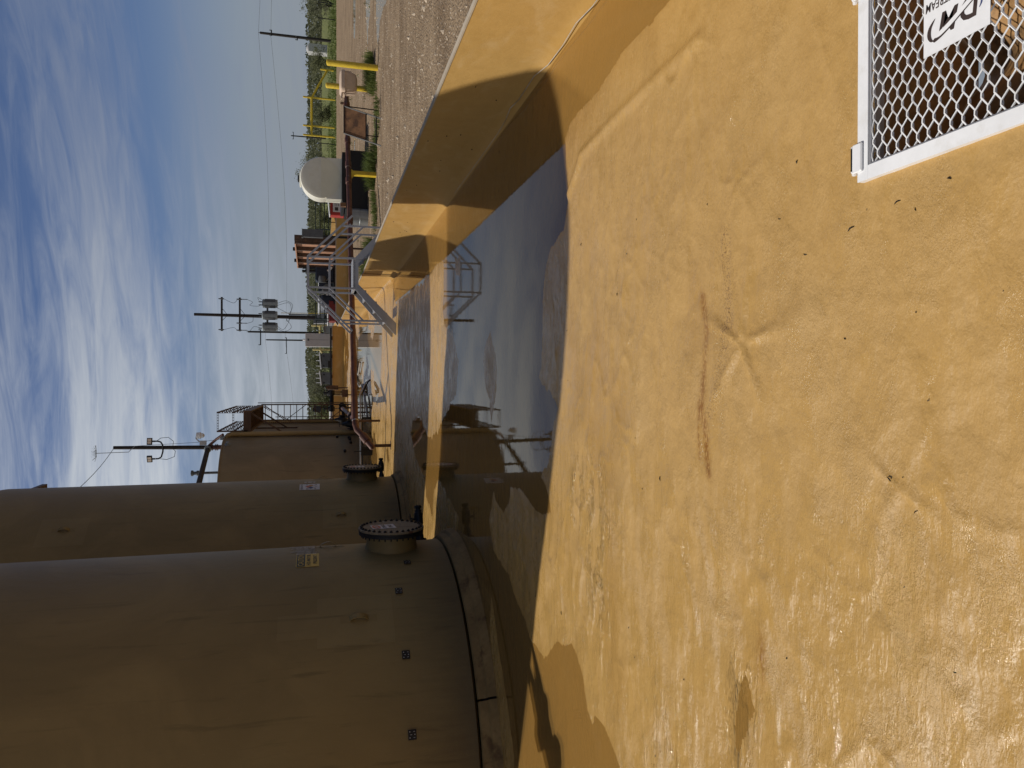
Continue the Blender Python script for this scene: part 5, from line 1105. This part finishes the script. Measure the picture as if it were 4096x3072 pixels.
# ---------------------------------------------------------------- transformer pole
XP = thing('transformer_pole', (4.92, 60, 0), 'wooden utility pole with three grey transformers and two crossarms', 'utility pole')
mb = MB(); mb.sweep([(4.90, 60, 0), (4.97, 60, 10.95)], [.17, .11], 12); mb.build('pole', 'wood', XP, smooth=True)
for z in (8.95, 7.64):
    mb = MB(); mb.box((5.03, 59.86, z), (2.62, .10, .14)); ca_ = mb.build('crossarm', 'wood', XP)
    mb = MB()
    for s_ in (-1, 1): mb.bar((5.0 + s_ * .52, 59.86, z), (4.95, 59.86, z - .42), .04, .03)
    mb.build('arm_brace', 'wood', ca_)
    for x in (6.2, 4.35, 3.8) if z < 8 else (6.2, 3.82):
        mb = MB()
        mb.lathe([(.03, -.16), (.055, -.12), (.03, -.06), (.055, 0), (.03, .06), (.055, .12), (.03, .24)], (x, 59.8, z), 8)
        if z < 8: mb.tube((x, 59.78, z - .55), (x, 59.78, z + .2), .028, 6)
        mb.build('insulator', 'darkgrey', ca_)
def can(x, y, z, parent):
    mb = MB(); mb.lathe([(.30, 0), (.325, .02), (.325, 1.02), (.345, 1.03), (.345, 1.07), (.30, 1.12), (.10, 1.16)], (x, y, z), 22); b = mb.build('transformer', 'grey', parent, smooth=True)
    mb = MB()
    for k in range(5): a_ = -PI / 2 + (k - 2) * .22 + .9; mb.box((x + .35 * math.cos(a_), y + .35 * math.sin(a_), z + .55), (.02, .09, .80), a_)
    for k in range(4): a_ = -PI / 2 + (k - 2) * .22 - .9; mb.box((x + .35 * math.cos(a_), y + .35 * math.sin(a_), z + .55), (.02, .09, .80), a_)
    mb.build('cooling_fins', 'darkgrey', b)
    mb = MB()
    for dx in (-.12, .12): mb.lathe([(.03, 1.1), (.05, 1.16), (.03, 1.22), (.05, 1.28), (.02, 1.42)], (x + dx, y, z), 8)
    mb.build('bushing', 'darkgrey', b)
for x, y in ((5.92, 59.72), (4.98, 59.50), (4.10, 59.72)): can(x, y, 4.84, XP)
mb = MB(); mb.box((5.0, 59.82, 5.6), (2.2, .12, .14)); mb.build('bracket', 'darkgrey', XP)
mb = MB(); rc = random.Random(8)
for pts in ([(6.2, 59.8, 7.1), (6.0, 59.8, 6.7), (5.75, 59.8, 6.9), (5.7, 59.8, 6.3), (5.8, 59.75, 6.1)], [(4.35, 59.8, 7.1), (4.5, 59.8, 6.7), (4.85, 59.7, 6.6), (4.9, 59.6, 6.1)], [(3.8, 59.8, 7.1), (3.75, 59.8, 6.9), (4.1, 59.8, 6.6), (4.0, 59.7, 6.1)],
            [(6.1, 59.6, 6.2), (6.35, 59.6, 6.3), (6.2, 59.6, 6.0)], [(5.9, 59.5, 4.9), (6.15, 59.5, 4.2), (5.8, 59.5, 3.7), (5.15, 59.6, 3.95)], [(5.75, 59.5, 4.9), (6.0, 59.5, 4.0), (5.5, 59.5, 3.8), (5.1, 59.6, 3.9)], [(5.6, 59.5, 4.9), (5.3, 59.5, 4.3), (5.08, 59.6, 3.9)],
            [(4.0, 59.5, 4.9), (3.75, 59.5, 4.3), (4.1, 59.6, 3.8), (4.7, 59.7, 4.15)], [(4.2, 59.5, 4.9), (3.9, 59.5, 4.4), (4.5, 59.6, 4.0), (4.75, 59.7, 4.0)], [(4.7, 59.7, 4.2), (4.55, 59.7, 4.1), (4.7, 59.7, 3.95), (4.8, 59.7, 4.1), (4.65, 59.7, 4.2)],
            [(6.2, 59.8, 8.8), (5.9, 59.8, 8.1), (6.2, 59.8, 7.8)], [(3.82, 59.8, 8.8), (4.0, 59.8, 8.1), (3.8, 59.8, 7.85)]):
    mb = MB(); mb.sweep(bez(pts), .014, 5); mb.build('drop_wire', 'black', XP)
mb = MB(); mb.tube((5.12, 59.8, 0), (5.12, 59.8, 4.0), .05, 8); mb.tube((4.72, 59.8, 0), (4.76, 59.8, 4.0), .03, 8); mb.build('conduit', 'darkgrey', XP)
mb = MB(); mb.tube((5.28, 59.8, 0), (5.22, 59.8, 4.6), .022, 6); mb.build('yellow_guard', 'yellow', XP)
mb = MB(); mb.bevbox((4.95, 59.6, 1.55), (.42, .25, .62), .02); mb.build('meter_box', 'darkgrey', XP)
mb = MB(); mb.bevbox((4.58, 59.6, 1.5), (.30, .25, 1.25), .02); mb.build('breaker_box', 'darkgrey', XP)
mb = MB(); mb.box((4.42, 59.6, 1.5), (.02, .22, 1.22)); mb.build('breaker_box_side', 'cabwhite', XP)
SW = thing('switch_cabinet', (2.8, 54.5, 0), 'large pale grey switch cabinet standing behind the far wall', 'cabinet'); mb = MB()
mb.bevbox((2.86, 54.6, 1.36), (.94, .55, 2.6), .015); mb.build('body', 'cabinet', SW)
mb = MB(); mb.box((2.372, 54.6, 1.36), (.02, .52, 2.56)); mb.build('side_panel', 'cabwhite', SW)
mb = MB(); mb.box((2.86, 54.32, 2.44), (.16, .01, .12)); mb.box((2.86, 54.317, 1.2), (.012, .01, 2.2)); mb.build('nameplate', 'darkgrey', SW)
mb = MB(); mb.lathe([(.07, 2.66), (.08, 2.76), (.05, 2.84)], (2.86, 54.5, 0), 12); mb.build('lamp', 'roofwhite', SW)
mb = MB(); mb.bevbox((3.62, 54.4, 1.05), (.50, .4, .62), .03); mb.box((3.62, 54.2, 1.39), (.56, .5, .04), mx=Matrix.Rotation(R(-14), 3, 'Y')); mb.tube((3.62, 54.4, 0), (3.62, 54.4, .8), .05); tag(mb.build('gauge_box', 'grey', loc=(3.62, 54.4, 0)), 'small grey box with a tilted lid next to the pale cabinet', 'box')
mb = MB(); mb.box((2.86, 54.0, 1.03), (.6, .3, .22)); mb.tube((3.1, 54, 0), (3.1, 54, 1.0), .04); mb.tube((2.6, 54, 0), (2.6, 54, 1.0), .04)

def upole(x, y, h, rt, label, arms, lean=0.):
    t = thing('utility_pole', (x, y, 0), label, 'utility pole', 'distant utility poles'); mb = MB(); mb.sweep([(x, y, 0), (x + lean, y, h)], [rt * 1.35, rt], 10); mb.build('pole', 'wood', t, smooth=True)
    for z, x0_, x1_ in arms:
        mb = MB(); mb.box((x + lean * z / h + (x0_ + x1_) / 2, y - .15, z), (x1_ - x0_, .12, .14)); mb.build('crossarm', 'wood', t)
    for z, x0_, x1_ in arms:
        for q in (x0_ + .05, x1_ - .05): mb = MB(); mb.lathe([(.04, .05), (.07, .12), (.04, .3)], (x + lean * z / h + q, y - .15, z), 8); mb.build('insulator', 'darkgrey', t)
    mb = MB(); mb.lathe([(.04, 0), (.06, .08), (.03, .2)], (x + lean, y, h), 8)
    mb.build('insulator', 'darkgrey', t); return t
upole(6.8, 110, 11.5, .13, 'dark utility pole with one crossarm beside the transformers', [(9.8, -1.9, .35)])
upole(7.75, 150, 11.7, .13, 'thin far utility pole rising above the pale cabinet', [(7.9, -2.7, .5)])
upole(47.4, 105, 9.5, .16, 'utility pole standing alone over the green field on the right', [(8.0, -.3, .5), (4.6, -.5, .05)])
upole(61, 190, 8.4, .14, 'tiny far utility pole behind the yellow pipe frame', [(7.9, -.9, .9)])
for k, (a_, b_, lab) in enumerate((((8.0, 150, 11.9), (47.4, 105, 9.7), 'upper power line wire running across the sky'), ((7.2, 150, 8.1), (47.2, 105, 8.1), 'lower power line wire running across the sky'))):
    a_, b_ = Vector(a_), Vector(b_); mb = MB(); d = b_ - a_
    mb.sweep([a_.lerp(b_, t / 20) + Vector((0, 0, -1.0 * math.sin(PI * t / 20))) for t in range(21)], .020, 4); mb.sweep([b_ + (d * .7) * (t / 8) - Vector((0, 0, 1.0 * math.sin(PI * t / 8 * .9))) for t in range(9)], .020, 4)
    mb.sweep([a_ - d * .9 * (t / 10) - Vector((0, 0, 1.2 * math.sin(PI * t / 10 * .9))) for t in range(11)], .020, 4)
    tag(mb.build('power_line', 'darkgrey', loc=a_), lab, 'wire')

# ---------------------------------------------------------------- yellow pipe guards
YG = thing('pipe_guard', (29.8, 80, 0), 'yellow pipe guard frame with a sloping end rail at the field edge', 'guard frame', 'yellow pipe guard frames')
def post(parent, x, y, h, r_=.10, mat='yellow'): mb = MB(); mb.lathe([(r_, 0), (r_, h), (r_ * .6, h + .04)], (x, y, 0), 10); return mb.build('post', mat, parent, smooth=True)
for x, h in ((29.9, 3.3), (26.9, 3.3), (25.9, 3.3), (33.0, 1.5)): post(YG, x, 80, h)
mb = MB(); mb.tube((29.9, 80, 2.45), (26.9, 80, 2.45), .11); mb.tube((26.9, 80, 2.45), (25.9, 80, 2.45), .11); mb.tube((29.9, 80, 2.45), (32.95, 80, .85), .11); mb.build('rail', 'yellow', YG, smooth=True)
YH = thing('pipe_guard', (3.8, 72, 0), 'faded yellow pipe guard behind the pale switch cabinet', 'guard frame', 'yellow pipe guard frames')
for x, h in ((5.15, 2.35), (2.85, 2.25)): post(YH, x, 72, h, .09, 'yellowpale')
mb = MB(); mb.tube((5.1, 72, 1.62), (2.85, 72, 1.62), .085); mb.tube((2.85, 72, 1.62), (1.7, 72, .9), .085); mb.build('rail', 'yellowpale', YH, smooth=True)
# dark green pipe fence
FN = thing('pipe_fence', (5, 57, 0), 'dark green pipe fence with many rails running behind the stair', 'fence')
fx = [4.6, 7.9, 9.6, 11.4, 13.4, 15.4]
for x in fx: post(FN, x, 57, 1.95, .045, 'darkgreen')
for z in (1.95, 1.62, 1.30, .98, .66, .34): mb = MB(); mb.tube((4.6, 57, z), (15.6, 57, z), .035, 8); mb.build('rail', 'darkgreen', FN, smooth=True)
GE = thing('pipe_gate', (3.6, 57.2, 0), 'dark green pipe gate panel with rounded corners left of the pole', 'gate')
mb = MB(); mb.sweep(bez([(4.5, 57.2, 1.9), (4.0, 57.2, 1.9), (3.75, 57.2, 1.8), (3.68, 57.2, 1.6), (3.75, 57.2, 1.4), (4.0, 57.2, 1.3), (4.5, 57.2, 1.3)]), .035, 8); mb.build('loop', 'darkgreen', GE, smooth=True)
mb = MB()
for z in (.98, .66): mb.tube((3.7, 57.2, z), (4.5, 57.2, z), .03, 8)
mb.tube((4.45, 57.2, 0), (4.45, 57.2, 1.95), .045); mb.build('frame', 'darkgreen', GE)
TPX = [(36.5, 76), (39.6, 79), (46.0, 76), (52, 76), (24.2, 77), (22.3, 77), (20.5, 77)]
tp = []
for i, (x, y) in enumerate(TPX):
    mb = MB() if i == 0 else None
    if i == 0:
        mb.box((x, y, .9), (.07, .05, 1.8)); mb.box((x, y, 1.75), (.10, .07, .12)); t0 = mb.build('fence_post', 'black', loc=(x, y, 0)); o = t0
    else: o = t0.copy(); COL.objects.link(o); o.location = (x, y, 0)
    tag(o, 'thin dark fence post standing in the green field', 'fence post', 'thin fence posts in the field')
# far building block
mb = MB(); mb.bevbox((70, 160, 1.9), (1.7, 2, 3.9), .05); mb.lathe([(.9, 3.8), (.9, 4.0), (.3, 4.3)], (70, 160, 0), 16); tag(mb.build('far_tank', 'cabinet', loc=(70, 160, 0)), 'small pale block far away beside the lone pole', 'tank')

# ---------------------------------------------------------------- trees
def tree(x, y, h, w, label, seed, mat='leaf', dens=1., leaf=.10, low=.12):
    t = thing('mesquite_tree', (x, y, 0), label, 'tree', 'mesquite trees beyond the site'); r_ = random.Random(seed); mb = MB(); tips = []
    n0 = r_.randint(3, 5)
    for k in range(n0):
        a_ = 2 * PI * k / n0 + r_.uniform(-.4, .4); L = h * r_.uniform(.45, .75); ln = r_.uniform(.25, .7)
        p = Vector((x + .1 * math.cos(a_), y + .1 * math.sin(a_), 0)); pts = [p]; d = Vector((math.cos(a_) * ln, math.sin(a_) * ln, 1)).normalized()
        for s in range(4): d = (d + Vector((r_.gauss(0, .22), r_.gauss(0, .22), .1))).normalized(); pts.append(pts[-1] + d * L / 4)
        mb.sweep(pts, [h * .022 * (1 - .19 * i) for i in range(5)], 6)
        for b in range(7):
            q = pts[r_.randint(1, 4)]; e = (Vector((r_.gauss(0, 1) * w / h, r_.gauss(0, 1) * w / h, r_.uniform(.1, 1.1)))).normalized() * h * r_.uniform(.18, .42)
            m_ = q + e * .5 + Vector((r_.gauss(0, .06), 0, r_.gauss(0, .06))) * h * .3; mb.sweep([q, m_, q + e], [h * .009, h * .005, h * .002], 4); tips += [m_, q + e]
    mb.build('trunk', 'bark', t, smooth=True)
    mb = MB(); cl_ = []
    for q in tips: cl_.append((q, r_.uniform(.10, .22) * h))
    for k in range(int(16 * w / h * dens)):
        a_ = r_.random() * 2 * PI; q = w * .5 * math.sqrt(r_.random()); zz = h * (low + (.95 - low) * r_.random() ** .8) * (1 - .35 * (q / (w * .5)) ** 2); cl_.append((Vector((x + q * math.cos(a_), y + q * math.sin(a_), zz)), r_.uniform(.09, .2) * h))
    N = int(3800 * dens)
    for i in range(N):
        c, rr_ = cl_[r_.randrange(len(cl_))]; g_ = Vector((r_.gauss(0, 1), r_.gauss(0, 1), r_.gauss(0, .8))) * rr_ * .48; p = c + g_
        if p.z < .05 or p.z > h * 1.04: continue
        s_ = leaf * r_.uniform(.5, 1.3); u = Vector((r_.gauss(0, 1), r_.gauss(0, 1), r_.gauss(0, 1))).normalized() * s_; v_ = u.orthogonal().normalized() * s_ * .45
        mb.add([p - u, p - v_, p + u, p + v_], [(0, 1, 2, 3)])
    mb.build('crown', mat, t); return t
tree(46, 92, 4.3, 5.5, 'airy grey green tree at the right edge of the field near the lone pole', 1, 'leaf2', .55, .10)
tree(41, 98, 3.4, 4.5, 'low bushy tree just left of the lone pole', 2, 'leaf', .7)
tree(25.2, 88, 4.6, 4.2, 'feathery tree between the yellow frame and the white tank', 3, 'leaf2', .75, .09)
tree(22.8, 86, 3.9, 3.8, 'dark bushy tree rising just behind the white tank', 4, 'leaf2', .9, .09)
tree(17.0, 90, 2.7, 3.5, 'low bush behind the pipe fence, right of the ribbed screen', 5, 'leaf', .6)
tree(19.6, 92, 2.9, 3.5, 'low bush close to the left side of the white tank', 15, 'leaf', .6)
tree(11.2, 82, 2.9, 3.2, 'tree seen through the stair handrails above the engine', 6, 'leaf2', .9, .09)
tree(8.6, 84, 2.4, 2.6, 'tree between the engine and the transformer pole', 7, 'leaf', .8)
tree(7.1, 90, 2.3, 2.4, 'small tree right behind the transformer pole', 8, 'leaf', .8)
tree(4.6, 92, 2.2, 2.4, 'small bush behind the pale switch cabinet', 9, 'leaf', .6)
tree(1.9, 78, 2.6, 2.8, 'bright bushy tree left of the pale switch cabinet', 10, 'leaf', 1.1, .085)
tree(-.2, 76, 3.1, 2.4, 'tallest mesquite tree above the shelters', 11, 'leaf2', 1.1, .085)
tree(-1.5, 78, 2.6, 2.6, 'bushy tree between the tall mesquite and the ladder', 12, 'leaf', 1.2, .085)
tree(-3.0, 80, 2.5, 3.0, 'tree seen through the ladder rungs', 13, 'leaf', 1.1, .085)
tree(33.5, 95, 2.7, 3.2, 'low dark bush behind the end of the yellow frame', 14, 'leaf', .7)
